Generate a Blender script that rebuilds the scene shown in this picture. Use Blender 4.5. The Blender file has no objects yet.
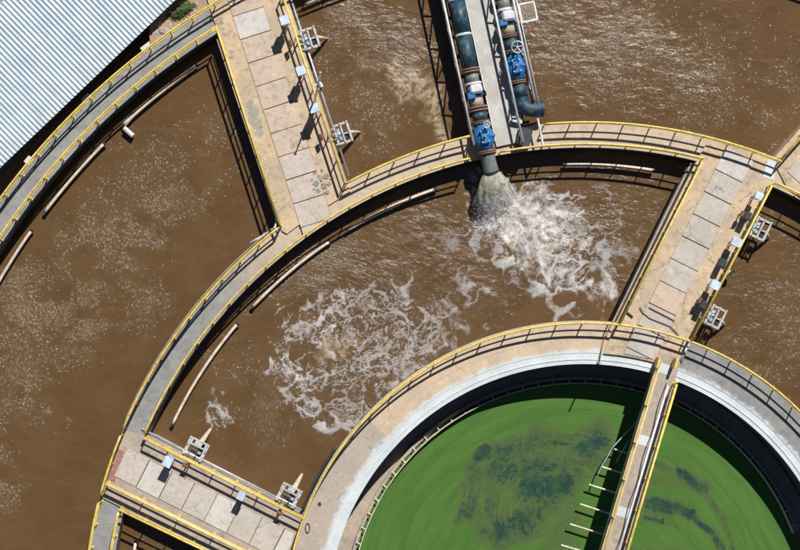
import bpy, bmesh, math, random
import numpy as np
from mathutils import Vector, Matrix
random.seed(7); rng = np.random.default_rng(7)
PI = math.pi

# ------------------------------------------------------------------ camera, sky, sun, exposure
H = 85.0                       # drone height above the walkways, metres
scene = bpy.context.scene
COL = scene.collection
cam_d = bpy.data.cameras.new('camera'); cam = bpy.data.objects.new('camera', cam_d); COL.objects.link(cam)
cam.location = (0, 0, H); cam.rotation_euler = (0, 0, 0)
cam_d.sensor_width = 36; cam_d.lens = 36 * H / 50.0; cam_d.clip_start = 0.5; cam_d.clip_end = 2000
scene.camera = cam
SUN_EL = math.radians(47.5)
SHX, SHY = -0.399, -0.917      # direction shadows fall in the plan (x right, y up)
world = bpy.data.worlds.new('World'); scene.world = world; world.use_nodes = True
wn = world.node_tree.nodes; wl = world.node_tree.links
sky = wn.new('ShaderNodeTexSky'); sky.sky_type = 'NISHITA'; sky.sun_disc = False
sky.air_density = .55; sky.dust_density = .3; sky.ozone_density = 1.6; sky.altitude = 800; sky.sun_elevation = SUN_EL; sky.sun_rotation = math.atan2(-SHX, -SHY)
wn['Background'].inputs[1].default_value = 0.05
wl.new(sky.outputs[0], wn['Background'].inputs[0])
sun_d = bpy.data.lights.new('sun', 'SUN'); sun_d.energy = 5.0; sun_d.angle = math.radians(0.5); sun_d.color = (1.0, 0.955, 0.89)
sun = bpy.data.objects.new('sun', sun_d); COL.objects.link(sun)
to_light = Vector((-SHX * math.cos(SUN_EL), -SHY * math.cos(SUN_EL), math.sin(SUN_EL)))
sun.rotation_euler = to_light.to_track_quat('Z', 'Y').to_euler(); sun.location = (20, 40, 60)
vs = scene.view_settings
vs.view_transform = 'Standard'; vs.look = 'None'; vs.gamma = 1; vs.use_curve_mapping = False; vs.exposure = 0.15

# ------------------------------------------------------------------ coordinates
# plan units: 16 of them to the metre, x to the right, y down, 0,0 at the corner of the surveyed area
def R(x, y, z=0.0): return Vector(((x - 400) / 16.0 * 1.004, (275 - y) / 16.0 * 1.004, z))
def W(px, py, z=0.0):          # point of height z seen in the drone survey at px,py
    k = (H - z) / H
    return Vector(((px - 400) / 16.0 * k, (275 - py) / 16.0 * k, z))
CX, CY = (584 - 400) / 16.0, (275 - 621) / 16.0
CEN = Vector((CX, CY, 0))
def m(u): return u / 16.0
def pol(r, a, z=0.0): return Vector((CX + r * math.cos(a), CY + r * math.sin(a), z))
def ang(p):
    a = math.atan2(p.y - CY, p.x - CX); return a if a > -PI / 2 else a + 2 * PI

# ------------------------------------------------------------------ node helper and materials
class NT:
    def __init__(s, name):
        s.mat = bpy.data.materials.new(name); s.mat.use_nodes = True
        s.t = s.mat.node_tree; s.t.nodes.clear()
        s.out = s.t.nodes.new('ShaderNodeOutputMaterial')
        s.p = s.t.nodes.new('ShaderNodeBsdfPrincipled'); s.t.links.new(s.p.outputs[0], s.out.inputs[0])
        s.pos = s.t.nodes.new('ShaderNodeNewGeometry').outputs['Position']
    def set(s, inp, v):
        if isinstance(v, bpy.types.NodeSocket): s.t.links.new(v, inp)
        elif v is not None:
            if isinstance(v, (tuple, list)) and len(v) == 3 and inp.type == 'RGBA': v = (*v, 1)
            inp.default_value = v
    def n(s, typ, ins={}, out=0, **kw):
        nd = s.t.nodes.new(typ)
        for k, v in kw.items(): setattr(nd, k, v)
        for k, v in ins.items(): s.set(nd.inputs[k], v)
        return nd.outputs[out]
    def noise(s, vec, scale, detail=4, rough=.55, dist=0, out=0):
        return s.n('ShaderNodeTexNoise', {'Vector': vec, 'Scale': scale, 'Detail': detail, 'Roughness': rough, 'Distortion': dist}, out)
    def vor(s, vec, scale, feature='F1', out=0, rand=1.0):
        return s.n('ShaderNodeTexVoronoi', {'Vector': vec, 'Scale': scale, 'Randomness': rand}, out, feature=feature)
    def math(s, op, a, b=None, c=None, clamp=False):
        d = {0: a}
        if b is not None: d[1] = b
        if c is not None: d[2] = c
        return s.n('ShaderNodeMath', d, 0, operation=op, use_clamp=clamp)
    def vmath(s, op, a, b): return s.n('ShaderNodeVectorMath', {0: a, 1: b}, 0, operation=op)
    def scale(s, v, f): return s.n('ShaderNodeVectorMath', {0: v, 3: f}, 0, operation='SCALE')
    def ramp(s, v, a, b, c=0.0, d=1.0, smooth=True):
        return s.n('ShaderNodeMapRange', {0: v, 1: a, 2: b, 3: c, 4: d}, 0, interpolation_type='SMOOTHSTEP' if smooth else 'LINEAR')
    def mix(s, f, a, b, mode='MIX'):
        nd = s.t.nodes.new('ShaderNodeMix'); nd.data_type = 'RGBA'; nd.blend_type = mode
        s.set(nd.inputs[0], f); s.set(nd.inputs[6], a); s.set(nd.inputs[7], b); return nd.outputs[2]
    def attr(s, name, out='Fac'):
        nd = s.t.nodes.new('ShaderNodeAttribute'); nd.attribute_name = name; return nd.outputs[out]
    def bump(s, h, strength, dist=.02):
        nd = s.t.nodes.new('ShaderNodeBump'); s.set(nd.inputs['Strength'], strength); s.set(nd.inputs['Distance'], dist)
        s.set(nd.inputs['Height'], h); s.t.links.new(nd.outputs[0], s.p.inputs['Normal'])
    def fin(s, col, rough=.6, metal=0.0, spec=None):
        s.set(s.p.inputs['Base Color'], col); s.set(s.p.inputs['Roughness'], rough); s.set(s.p.inputs['Metallic'], metal)
        if spec is not None: s.set(s.p.inputs['Specular IOR Level'], spec)
        return s.mat

def concrete(name, c1, c2, stain=(.12, .10, .08), stain_amt=.5, crack=.5, sc=1.0):
    s = NT(name)
    big = s.noise(s.pos, .55 * sc, 5, .6); mid = s.noise(s.pos, 3.2 * sc, 6, .65); fine = s.noise(s.pos, 26, 4, .7)
    col = s.mix(s.ramp(big, .35, .65), c1, c2)
    col = s.mix(s.math('MULTIPLY', s.ramp(mid, .48, .72), stain_amt), col, stain)
    lite = s.noise(s.vmath('ADD', s.pos, (31, 7, 3)), 1.7, 5, .6)
    col = s.mix(s.math('MULTIPLY', s.ramp(lite, .56, .72), .35), col, tuple(min(.8, c * 1.5) for c in c1))
    grit = s.ramp(fine, .3, .7, .82, 1.13)
    col = s.mix(1.0, col, s.n('ShaderNodeCombineXYZ', {0: grit, 1: grit, 2: grit}), 'MULTIPLY')
    wp = s.vmath('ADD', s.pos, s.scale(s.noise(s.pos, 2.2, 4, .6, out=1), .55))
    ed = s.vor(wp, .42, 'DISTANCE_TO_EDGE')
    gate = s.ramp(s.noise(s.vmath('ADD', s.pos, (5, 50, 0)), .5, 2), .5, .6)
    cr = s.math('MULTIPLY', s.math('MULTIPLY', s.ramp(ed, .0, .018, 1, 0), gate), crack)
    col = s.mix(cr, col, tuple(c * .35 for c in c2))
    pit = s.math('MULTIPLY', s.ramp(s.vor(s.pos, 4.5), .03, .09, 1, 0), s.ramp(s.noise(s.pos, 1.1, 2), .5, .62))
    col = s.mix(s.math('MULTIPLY', pit, .6), col, tuple(c * .4 for c in c2))
    if name.startswith('ringB'):
        yy = s.n('ShaderNodeSeparateXYZ', {0: s.pos}, 1)
        f = s.ramp(s.math('ADD', yy, s.math('MULTIPLY', s.noise(s.pos, .8, 5, .7), 3.0)), -.5, 4.6)
        col = s.mix(s.math('MULTIPLY', f, .85), col, s.mix(s.ramp(mid, .35, .65), (.60, .475, .34), (.52, .42, .315)))
        e = s.ramp(s.noise(s.vmath('ADD', s.pos, (8, 1, 0)), 1.3, 6, .7), .52, .62)
        col = s.mix(s.math('MULTIPLY', e, .3), col, (.2, .19, .17))
    if name.startswith('ringA'):
        rr = s.n('ShaderNodeVectorMath', {0: s.vmath('SUBTRACT', s.pos, (CX, CY, 0))}, 1, operation='LENGTH')
        e = s.math('ADD', rr, s.math('MULTIPLY', s.noise(s.pos, 1.6, 7, .72), -1.6))
        col = s.mix(s.math('MULTIPLY', s.ramp(e, m(267.5) - .8, m(273) - .8, 1, 0), .75), col, (.60, .68, .73))
        ln = s.math('MULTIPLY', s.ramp(s.math('ABSOLUTE', s.math('SUBTRACT', rr, m(281.5))), 0, .03, 1, 0), .3)
        col = s.mix(ln, col, tuple(c * .4 for c in c2))
    s.bump(s.math('ADD', mid, s.math('MULTIPLY', fine, .3)), .35, .02)
    return s.fin(col, .88)
def paint(name, c, rough=.45, metal=0.0, wear=None, wamt=.5, sc=6, bump=.1):
    s = NT(name)
    a = s.noise(s.pos, sc, 5, .65); v = s.ramp(s.noise(s.pos, 2.3, 3), .3, .7, .82, 1.12)
    col = s.mix(1.0, c, s.n('ShaderNodeCombineXYZ', {0: v, 1: v, 2: v}), 'MULTIPLY')
    if wear: col = s.mix(s.math('MULTIPLY', s.ramp(a, .5, .64), wamt), col, wear)
    s.bump(a, bump, .01)
    return s.fin(col, s.ramp(a, .3, .7, rough * .8, min(1, rough * 1.25)), metal)

M = {}
M['tan'] = concrete('concrete_tan', (.60, .47, .335), (.50, .40, .295), (.30, .23, .16), .4, .5)
M['tan2'] = concrete('concrete_pinkish', (.44, .365, .295), (.37, .32, .27), (.22, .185, .16), .65, .6)
M['rb'] = concrete('ringB_concrete', (.30, .30, .29), (.23, .235, .235), (.13, .13, .13), .5, .4)
M['ra1'] = concrete('ringA_tan_concrete', (.60, .47, .335), (.50, .40, .295), (.30, .23, .16), .4, .5)
M['ra2'] = concrete('ringA_pinkish_concrete', (.44, .375, .315), (.39, .345, .295), (.24, .2, .17), .4, .5)
M['ra3'] = concrete('ringA_grey_concrete', (.30, .295, .28), (.225, .23, .225), (.12, .125, .12), .5, .4)
M['grey'] = concrete('concrete_grey', (.32, .32, .31), (.235, .24, .24), (.13, .135, .13), .6, .6)
M['greytan'] = concrete('concrete_ring_mixed', (.38, .34, .285), (.31, .295, .27), (.2, .18, .15), .45, .5)
M['orange'] = concrete('concrete_ochre', (.60, .455, .305), (.47, .375, .265), (.25, .205, .16), .7, .7)
M['slab'] = concrete('cover_slab_pale', (.52, .48, .43), (.45, .415, .37), (.38, .31, .26), .75, .6)
M['slab_tan'] = concrete('cover_slab_sandy', (.58, .465, .36), (.50, .42, .34), (.34, .26, .2), .75, .6)
M['slab_rose'] = concrete('cover_slab_rose', (.55, .49, .43), (.49, .44, .39), (.38, .29, .23), .75, .6)
M['slab_white'] = concrete('cover_slab_white', (.60, .575, .54), (.53, .505, .475), (.42, .36, .3), .75, .6)
M['rim'] = concrete('limewashed_rim', (.62, .67, .70), (.54, .59, .62), (.42, .43, .42), .35, .1)
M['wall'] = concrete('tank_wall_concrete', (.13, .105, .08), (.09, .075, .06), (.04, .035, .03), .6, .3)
M['joint'] = paint('rust_stained_joint', (.16, .075, .05), .9)
M['pink'] = concrete('red_chequer_plate', (.37, .17, .13), (.31, .14, .11), (.5, .36, .31), .6, 0, 2.0)
M['yellow'] = paint('yellow_rail_paint', (.74, .56, .13), .5, 0, (.40, .27, .14), .75, 5)
M['paleyellow'] = paint('faded_yellow_paint', (.72, .55, .2), .6, 0, (.55, .42, .24), .6, 5)
M['white'] = paint('white_steel_paint', (.66, .68, .69), .4, 0, (.42, .36, .3), .45, 7)
M['galv'] = paint('galvanised_steel', (.52, .58, .64), .38, .35, (.36, .38, .4), .5, 5)
M['unit'] = paint('weathered_white_steel', (.52, .55, .57), .5, .1, (.26, .23, .2), .7, 8)
M['mastm'] = paint('stained_cream_plastic', (.56, .48, .37), .6, 0, (.3, .22, .14), .6, 6)
M['pvc'] = paint('cream_pipe', (.68, .60, .50), .5, 0, (.42, .30, .2), .55, 3)
M['cabinet'] = paint('pale_blue_enamel', (.55, .66, .76), .35, 0, (.4, .46, .5), .3, 6)
M['dark'] = paint('dark_steel', (.045, .05, .055), .5, .2)
M['rust'] = paint('rusty_steel', (.20, .085, .045), .8, .1, (.38, .17, .08), .6, 9)
M['flange'] = paint('rusty_flange', (.30, .17, .12), .7, .1, (.12, .07, .05), .6, 14)
M['teal'] = paint('teal_pipe_paint', (.009, .045, .075), .55, 0, (.07, .11, .12), .75, 3)
M['greypipe'] = paint('grey_pipe_paint', (.17, .20, .20), .5, 0, (.34, .3, .25), .5, 5)
M['tanpipe'] = paint('sandy_coupling', (.36, .29, .23), .6, 0, (.2, .14, .1), .5, 7)
M['blue'] = paint('blue_valve_paint', (.015, .15, .42), .45, 0, (.10, .20, .30), .6, 5)
M['cable'] = paint('brown_cable', (.09, .05, .035), .7)
M['graydeck'] = concrete('bridge_plank_concrete', (.52, .53, .51), (.44, .43, .40), (.40, .32, .22), .6, .15)
M['wallpaint'] = concrete('shed_wall', (.42, .38, .33), (.36, .33, .29))
M['stone'] = concrete('stone', (.46, .40, .34), (.36, .31, .27), (.2, .17, .14), .5, .3, 2)
def roofmat():
    s = NT('corrugated_metal')
    a = s.noise(s.pos, .8, 5, .6); b = s.noise(s.vmath('MULTIPLY', s.pos, (1, 1, 1)), 9, 4)
    col = s.mix(s.ramp(a, .35, .7), (.62, .70, .76), (.53, .61, .68))
    col = s.mix(s.math('MULTIPLY', s.ramp(b, .55, .75), .4), col, (.42, .45, .47))
    rot = s.n('ShaderNodeMapping', {0: s.pos, 2: (0, 0, math.atan2(175, 168) - PI / 2 + PI / 2)})
    along = s.n('ShaderNodeMapping', {0: rot, 3: (1.0, .12, 1)}); st = s.noise(s.n('ShaderNodeMapping', {0: rot, 3: (.10, 1.6, 1)}), 1.6, 6, .7)
    col = s.mix(s.math('MULTIPLY', s.ramp(st, .52, .7), .3), col, (.38, .38, .36))
    return s.fin(col, .5, .25)
M['roof'] = roofmat()
def soil():
    s = NT('dry_soil')
    a = s.noise(s.pos, .9, 6, .65); b = s.noise(s.pos, 7, 6, .7)
    col = s.mix(s.ramp(a, .4, .62), (.46, .30, .18), (.36, .27, .19))
    col = s.mix(s.math('MULTIPLY', s.ramp(b, .5, .7), .5), col, (.56, .42, .30))
    s.bump(b, .8, .08); return s.fin(col, .95)
M['soil'] = soil()
def leafm():
    s = NT('leaf_green')
    col = s.mix(s.ramp(s.noise(s.pos, 6, 3), .35, .65), (.045, .10, .025), (.10, .17, .045)); return s.fin(col, .6)
M['leaf'] = leafm()

def water_mat():
    s = NT('activated_sludge_water')
    fl = s.attr('flow', 'Vector'); foam = s.attr('foam'); speck = s.attr('speck'); dense = s.attr('dense'); tanf = s.attr('tan')
    # body colour of the sludge
    lo = s.noise(fl, .35, 4, .6); mid = s.noise(fl, 1.6, 5, .65)
    base = s.mix(s.ramp(lo, .35, .65), (.106, .060, .0245), (.124, .073, .032))
    base = s.mix(s.math('MULTIPLY', s.ramp(s.noise(s.n('ShaderNodeMapping', {0: fl, 2: (0, 0, .9), 3: (.5, 1.6, 1)}), 1.0, 6, .65), .48, .72), .30), base, (.165, .105, .05))
    base = s.mix(s.math('MULTIPLY', foam, .35), base, (.15, .098, .06))
    base = s.mix(s.math('MULTIPLY', tanf, s.ramp(s.noise(fl, 2.2, 5, .7), .36, .62)), base, (.43, .34, .23))
    base = s.mix(s.math('MULTIPLY', s.math('MULTIPLY', speck, .42), s.ramp(s.noise(fl, 5.5, 7, .78), .42, .66)), base, (.40, .33, .24))
    # foam: soft strands laid out in the 'net' field, broken up finely here
    nf = s.attr('net'); fine = s.noise(fl, 7, 5, .7); fine2 = s.noise(s.pos, 17, 3, .7)
    net = s.math('ADD', nf, s.math('MULTIPLY', s.math('SUBTRACT', fine, .5), s.math('MULTIPLY', s.ramp(nf, 0, .25), .9)))
    net = s.math('MULTIPLY', s.ramp(net, .10, .95), s.ramp(fine2, .3, .55, .6, 1.0))
    wp = s.vmath('ADD', fl, s.scale(s.noise(fl, .9, 4, .6, out=1), 1.0))
    dn = s.math('MULTIPLY', s.ramp(s.math('ADD', s.noise(wp, 1.9, 7, .68), s.math('MULTIPLY', dense, .42)), .60, 1.0), s.ramp(dense, .05, .4))
    # floating specks
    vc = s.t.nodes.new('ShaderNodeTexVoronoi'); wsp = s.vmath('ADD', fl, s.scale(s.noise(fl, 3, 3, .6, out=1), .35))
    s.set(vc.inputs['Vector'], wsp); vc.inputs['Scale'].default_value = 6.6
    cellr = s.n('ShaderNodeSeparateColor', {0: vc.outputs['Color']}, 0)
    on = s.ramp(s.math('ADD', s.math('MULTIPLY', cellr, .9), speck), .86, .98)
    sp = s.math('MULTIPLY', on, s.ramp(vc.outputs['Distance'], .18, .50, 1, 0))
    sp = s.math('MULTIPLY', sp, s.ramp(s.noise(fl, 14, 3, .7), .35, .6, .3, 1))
    # fine pale streaks painted as sun glints on the ruffled parts
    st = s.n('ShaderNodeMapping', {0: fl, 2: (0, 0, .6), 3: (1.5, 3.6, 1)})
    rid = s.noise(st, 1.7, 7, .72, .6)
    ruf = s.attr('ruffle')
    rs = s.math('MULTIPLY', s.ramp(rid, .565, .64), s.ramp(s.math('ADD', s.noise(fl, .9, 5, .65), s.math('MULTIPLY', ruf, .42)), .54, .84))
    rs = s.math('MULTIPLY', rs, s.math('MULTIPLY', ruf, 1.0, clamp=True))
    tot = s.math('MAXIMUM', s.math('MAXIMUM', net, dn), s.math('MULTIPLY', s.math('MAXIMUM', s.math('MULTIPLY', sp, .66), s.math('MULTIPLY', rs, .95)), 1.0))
    white = s.mix(s.ramp(s.noise(fl, 1.2, 4), .45, .75), (.60, .61, .64), (.52, .45, .37))
    white = s.mix(s.math('MULTIPLY', speck, 1.2, clamp=True), white, (.58, .52, .42))
    white = s.mix(dense, white, (.74, .73, .72))
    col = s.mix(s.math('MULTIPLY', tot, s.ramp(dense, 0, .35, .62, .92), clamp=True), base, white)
    # chop
    h1 = s.noise(st, 1.1, 6, .62, .4); h2 = s.noise(fl, 5.5, 5, .65)
    hh = s.math('ADD', s.math('MULTIPLY', h1, s.math('MULTIPLY_ADD', ruf, .17, .035)), s.math('MULTIPLY', h2, s.math('MULTIPLY_ADD', ruf, .10, .010)))
    hh = s.math('ADD', hh, s.math('MULTIPLY', tot, .12))
    s.bump(hh, .9, .35)
    return s.fin(col, s.math('MULTIPLY_ADD', tot, .5, .16), 0, .5)
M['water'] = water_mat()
def algae_mat():
    s = NT('duckweed_water')
    pl = s.attr('polar', 'Vector'); pa = s.attr('open')
    streak = s.noise(s.vmath('MULTIPLY', pl, (.28, 1.5, 1)), 1.0, 6, .62)
    grain = s.noise(s.pos, 11, 5, .7)
    g = s.mix(s.ramp(s.math('ADD', s.math('MULTIPLY', streak, .6), s.math('MULTIPLY', s.noise(s.vmath('MULTIPLY', pl, (.5, 5.0, 1)), 1.0, 8, .75), .4)), .38, .62), (.036, .126, .012), (.066, .166, .022))
    g = s.mix(s.math('MULTIPLY', s.ramp(grain, .42, .64), .55), g, (.088, .142, .034))
    g = s.mix(s.math('MULTIPLY', s.ramp(pa, .05, .5), .75), g, (.085, .115, .030))
    sw = s.attr('swirl', 'Vector')
    o = s.noise(s.vmath('ADD', sw, s.scale(s.noise(s.pos, .6, 4, .6, out=1), .9)), .75, 7, .66)
    tear = s.noise(s.vmath('ADD', s.vmath('MULTIPLY', sw, (1, 1, 2.6)), s.scale(s.noise(s.pos, 1.1, 4, .6, out=1), .5)), 1.5, 9, .74)
    v = s.math('ADD', s.math('MULTIPLY', o, .5), s.math('MULTIPLY', tear, .5))
    vv = s.math('ADD', v, s.math('MULTIPLY', pa, .50))
    mott = s.noise(s.vmath('ADD', s.pos, (4, 4, 4)), 3.2, 8, .78)
    veil = s.math('MULTIPLY', s.ramp(vv, .62, .88), .42)
    crisp = s.ramp(s.math('ADD', vv, s.math('MULTIPLY', s.math('SUBTRACT', mott, .5), 1.1)), .80, .88)
    op = s.math('MAXIMUM', veil, s.math('MULTIPLY', crisp, .9))
    op = s.math('MULTIPLY', op, s.ramp(pa, .03, .2))
    thin = s.math('MULTIPLY', s.ramp(s.math('ABSOLUTE', s.math('SUBTRACT', tear, .5)), 0, .022, 1, 0), s.ramp(pa, .08, .4))
    op = s.math('MAXIMUM', op, s.math('MULTIPLY', thin, .75))
    wcol = s.mix(s.ramp(s.noise(s.pos, 1.6, 5), .4, .65), (.010, .042, .048), (.022, .070, .045))
    dots = s.math('MULTIPLY', s.ramp(s.vor(s.pos, 1.1), .03, .075, 1, 0), .7)
    col = s.mix(s.math('MULTIPLY', op, .92), g, wcol)
    col = s.mix(dots, col, (.02, .04, .018))
    s.bump(s.math('ADD', grain, streak), .25, .03)
    return s.fin(col, s.math('MULTIPLY_ADD', op, -.4, .65), 0, .35)
M['algae'] = algae_mat()
def spray_mat():
    s = NT('falling_water')
    a = s.noise(s.vmath('MULTIPLY', s.pos, (2.4, .8, .8)), 1.0, 4, .55); b = s.noise(s.pos, 3.5, 4, .6)
    edge = s.attr('edge')
    al0 = s.attr('along')
    col = s.mix(s.ramp(a, .38, .66), (.27, .265, .15), (.44, .45, .38))
    col = s.mix(s.ramp(al0, .35, .95), col, (.62, .62, .60))
    jet = s.attr('jet', 'Vector'); js = s.noise(s.vmath('ADD', jet, s.scale(s.noise(s.pos, 2.5, 3, .6, out=1), .25)), 3.2, 7, .7)
    col = s.mix(s.ramp(edge, .0, .4), col, (.66, .69, .70))
    col = s.mix(s.math('MULTIPLY', s.ramp(js, .50, .64), .75), col, (.72, .73, .72))
    col = s.mix(s.math('MULTIPLY', s.ramp(b, .55, .75), .4), col, (.66, .67, .66))
    al = s.math('ADD', s.math('MULTIPLY', s.ramp(a, .25, .5), .35), s.math('MULTIPLY', s.ramp(b, .3, .5), .6))
    al = s.math('MULTIPLY', al, s.math('SUBTRACT', 1.0, s.math('MULTIPLY', edge, .9)), clamp=True)
    c = s.noise(s.vmath('ADD', s.pos, (3, 3, 3)), 2.6, 7, .75)
    al = s.math('MULTIPLY', al, s.ramp(s.math('SUBTRACT', c, s.math('MULTIPLY', s.ramp(al0, .35, 1.0), .32)), .18, .40), clamp=True)
    al = s.math('MULTIPLY', al, s.ramp(s.math('SUBTRACT', js, s.math('MULTIPLY', al0, .24)), .20, .42, .25, 1), clamp=True)
    s.set(s.p.inputs['Alpha'], al); s.bump(b, .6, .05)
    return s.fin(col, .35)
M['spray'] = spray_mat()
def foamm():
    s = NT('white_froth'); a = s.noise(s.pos, 8, 5, .7)
    s.bump(a, .6, .05); return s.fin(s.mix(s.ramp(a, .4, .65), (.6, .56, .5), (.76, .76, .76)), .5)
M['froth'] = foamm()
def stainm():
    s = NT('grey_spill'); a = s.noise(s.pos, 7, 4, .7)
    return s.fin(s.mix(s.ramp(a, .4, .6), (.16, .165, .15), (.34, .33, .30)), .9)
M['spill'] = stainm()

# ------------------------------------------------------------------ mesh helpers
def link(name, bm, mat, parent=None, smooth=False, loc=None):
    """bm in world coordinates; stored relative to the parent's origin (or to loc)."""
    me = bpy.data.meshes.new(name); 
    o0 = Vector(loc) if loc is not None else Vector((0, 0, 0))
    base = Vector((0, 0, 0))
    p = parent
    while p is not None: base += p.location; p = p.parent
    sh = base + o0
    for v in bm.verts: v.co -= sh
    bmesh.ops.recalc_face_normals(bm, faces=bm.faces[:]); bm.to_mesh(me); bm.free()
    me.materials.append(mat)
    if smooth:
        for f in me.polygons: f.use_smooth = True
    o = bpy.data.objects.new(name, me); COL.objects.link(o); o.location = o0
    if parent is not None: o.parent = parent
    return o
def thing(name, label, cat, loc=(0, 0, 0), group=None, rz=0.0):
    o = bpy.data.objects.new(name, None); COL.objects.link(o); o.location = loc; o.rotation_euler = (0, 0, rz)
    o.empty_display_size = .3; o['label'] = label; o['category'] = cat
    if group: o['group'] = group
    return o
def tag(o, label, cat, group=None, kind=None):
    if label: o['label'] = label
    if cat: o['category'] = cat
    if group: o['group'] = group
    if kind: o['kind'] = kind
    return o
def nb(): return bmesh.new()
def fr(o, ex, ey, ez=Vector((0, 0, 1))):
    mt = Matrix.Identity(4)
    for i in range(3): mt[i][0], mt[i][1], mt[i][2], mt[i][3] = ex[i], ey[i], ez[i], o[i]
    return mt
def box(bm, c, s, mt=None, bev=0.0, rz=0.0):
    T = Matrix.Translation(Vector(c)) @ Matrix.Rotation(rz, 4, 'Z') @ Matrix.Diagonal((s[0], s[1], s[2], 1))
    if mt is not None: T = mt @ T
    r = bmesh.ops.create_cube(bm, size=1, matrix=T)
    if bev:
        es = list({e for v in r['verts'] for e in v.link_edges})
        bmesh.ops.bevel(bm, geom=es, offset=bev, segments=1, affect='EDGES')
def tube(bm, pts, r, n=8, mt=None, closed=False, caps=True):
    pts = [Vector(p) for p in pts]
    if mt is not None: pts = [mt @ p for p in pts]
    rr = r if isinstance(r, (list, tuple)) else [r] * len(pts)
    rings = []; L = len(pts); prev = None
    for i, p in enumerate(pts):
        if closed: d = pts[(i + 1) % L] - pts[i - 1]
        else: d = pts[min(i + 1, L - 1)] - pts[max(i - 1, 0)]
        if d.length < 1e-9: d = Vector((0, 0, 1))
        d.normalize()
        if prev is None:
            up = Vector((0, 0, 1)) if abs(d.z) < .9 else Vector((1, 0, 0))
            a = d.cross(up).normalized()
        else:
            a = (prev - d * prev.dot(d)).normalized()
        prev = a; b = d.cross(a)
        rings.append([bm.verts.new(p + (a * math.cos(2 * PI * k / n) + b * math.sin(2 * PI * k / n)) * rr[i]) for k in range(n)])
    for i in range(L if closed else L - 1):
        A, B = rings[i], rings[(i + 1) % L]
        for k in range(n): bm.faces.new((A[k], A[(k + 1) % n], B[(k + 1) % n], B[k]))
    if caps and not closed:
        bm.faces.new(rings[0]); bm.faces.new(rings[-1][::-1])
def prism(bm, poly, z0, z1):
    a = [bm.verts.new((p[0], p[1], z0)) for p in poly]; b = [bm.verts.new((p[0], p[1], z1)) for p in poly]
    n = len(poly); bm.faces.new(a[::-1]); bm.faces.new(b)
    for i in range(n): bm.faces.new((a[i], a[(i + 1) % n], b[(i + 1) % n], b[i]))
def arcsolid(bm, r0, r1, a0, a1, z0, z1, n=None):
    full = abs(a1 - a0) > 2 * PI - 1e-4
    n = n or max(4, int(abs(a1 - a0) * r1 / .6))
    rows = []
    for i in range(n if full else n + 1):
        a = a0 + (a1 - a0) * i / n
        rows.append([bm.verts.new(pol(r, a, z)) for r, z in ((r0, z0), (r1, z0), (r1, z1), (r0, z1))])
    for i in range(n):
        A, B = rows[i], rows[(i + 1) % len(rows)]
        for k in range(4): bm.faces.new((A[k], A[(k + 1) % 4], B[(k + 1) % 4], B[k]))
    if not full: bm.faces.new(rows[0]); bm.faces.new(rows[-1][::-1])
def arcpts(r, a0, a1, z, step=.5):
    n = max(2, int(abs(a1 - a0) * r / step) + 1)
    return [pol(r, a0 + (a1 - a0) * i / n, z) for i in range(n + 1)]
def resample(pts, step):
    seg = [(pts[i + 1] - pts[i]).length for i in range(len(pts) - 1)]; tot = sum(seg)
    n = max(1, round(tot / step)); out = []
    for k in range(n + 1):
        d = tot * k / n; i = 0
        while i < len(seg) - 1 and d > seg[i]: d -= seg[i]; i += 1
        t = min(1, d / max(seg[i], 1e-9)); p = pts[i].lerp(pts[i + 1], t)
        out.append((p, (pts[i + 1] - pts[i]).normalized()))
    return out

# ------------------------------------------------------------------ setting: ground, terrace, waters
WZ = -1.25; CZ = -2.9
bm = nb(); g = 300
vs4 = [bm.verts.new(p) for p in ((-g, -g, -3.6), (g, -g, -3.6), (g, g, -3.6), (-g, g, -3.6))]; bm.faces.new(vs4)
tag(link('ground', bm, M['soil']), None, None, kind='structure')

def vnoise(x, y, seed=0):
    xi = np.floor(x).astype(np.int64); yi = np.floor(y).astype(np.int64); xf = x - xi; yf = y - yi
    def h(a, b):
        n = (a * 374761393 + b * 668265263 + seed * 1274126177) & 0x7fffffff
        n = ((n ^ (n >> 13)) * 1103515245) & 0x7fffffff
        return ((n ^ (n >> 16)) & 0xffff) / 65535.0
    u = xf * xf * (3 - 2 * xf); v = yf * yf * (3 - 2 * yf)
    return (h(xi, yi) * (1 - u) + h(xi + 1, yi) * u) * (1 - v) + (h(xi, yi + 1) * (1 - u) + h(xi + 1, yi + 1) * u) * v
def fbm(x, y, o=4, seed=0):
    s = 0; a = .5; t = 0
    for k in range(o): s = s + a * vnoise(x * 2 ** k, y * 2 ** k, seed + k); t += a; a *= .55
    return s / t
def caps_field(PX, PY, blobs):
    """blobs: (x0,y0,x1,y1,width,strength) soft capsules in plan units"""
    out = np.zeros_like(PX)
    for x0, y0, x1, y1, w, st in blobs:
        dx, dy = x1 - x0, y1 - y0; L = dx * dx + dy * dy + 1e-6
        t = np.clip(((PX - x0) * dx + (PY - y0) * dy) / L, 0, 1)
        d = np.hypot(PX - x0 - t * dx, PY - y0 - t * dy) / w
        out = np.maximum(out, st * np.clip(1.25 - d, 0, 1) ** .8)
    return out
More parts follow.
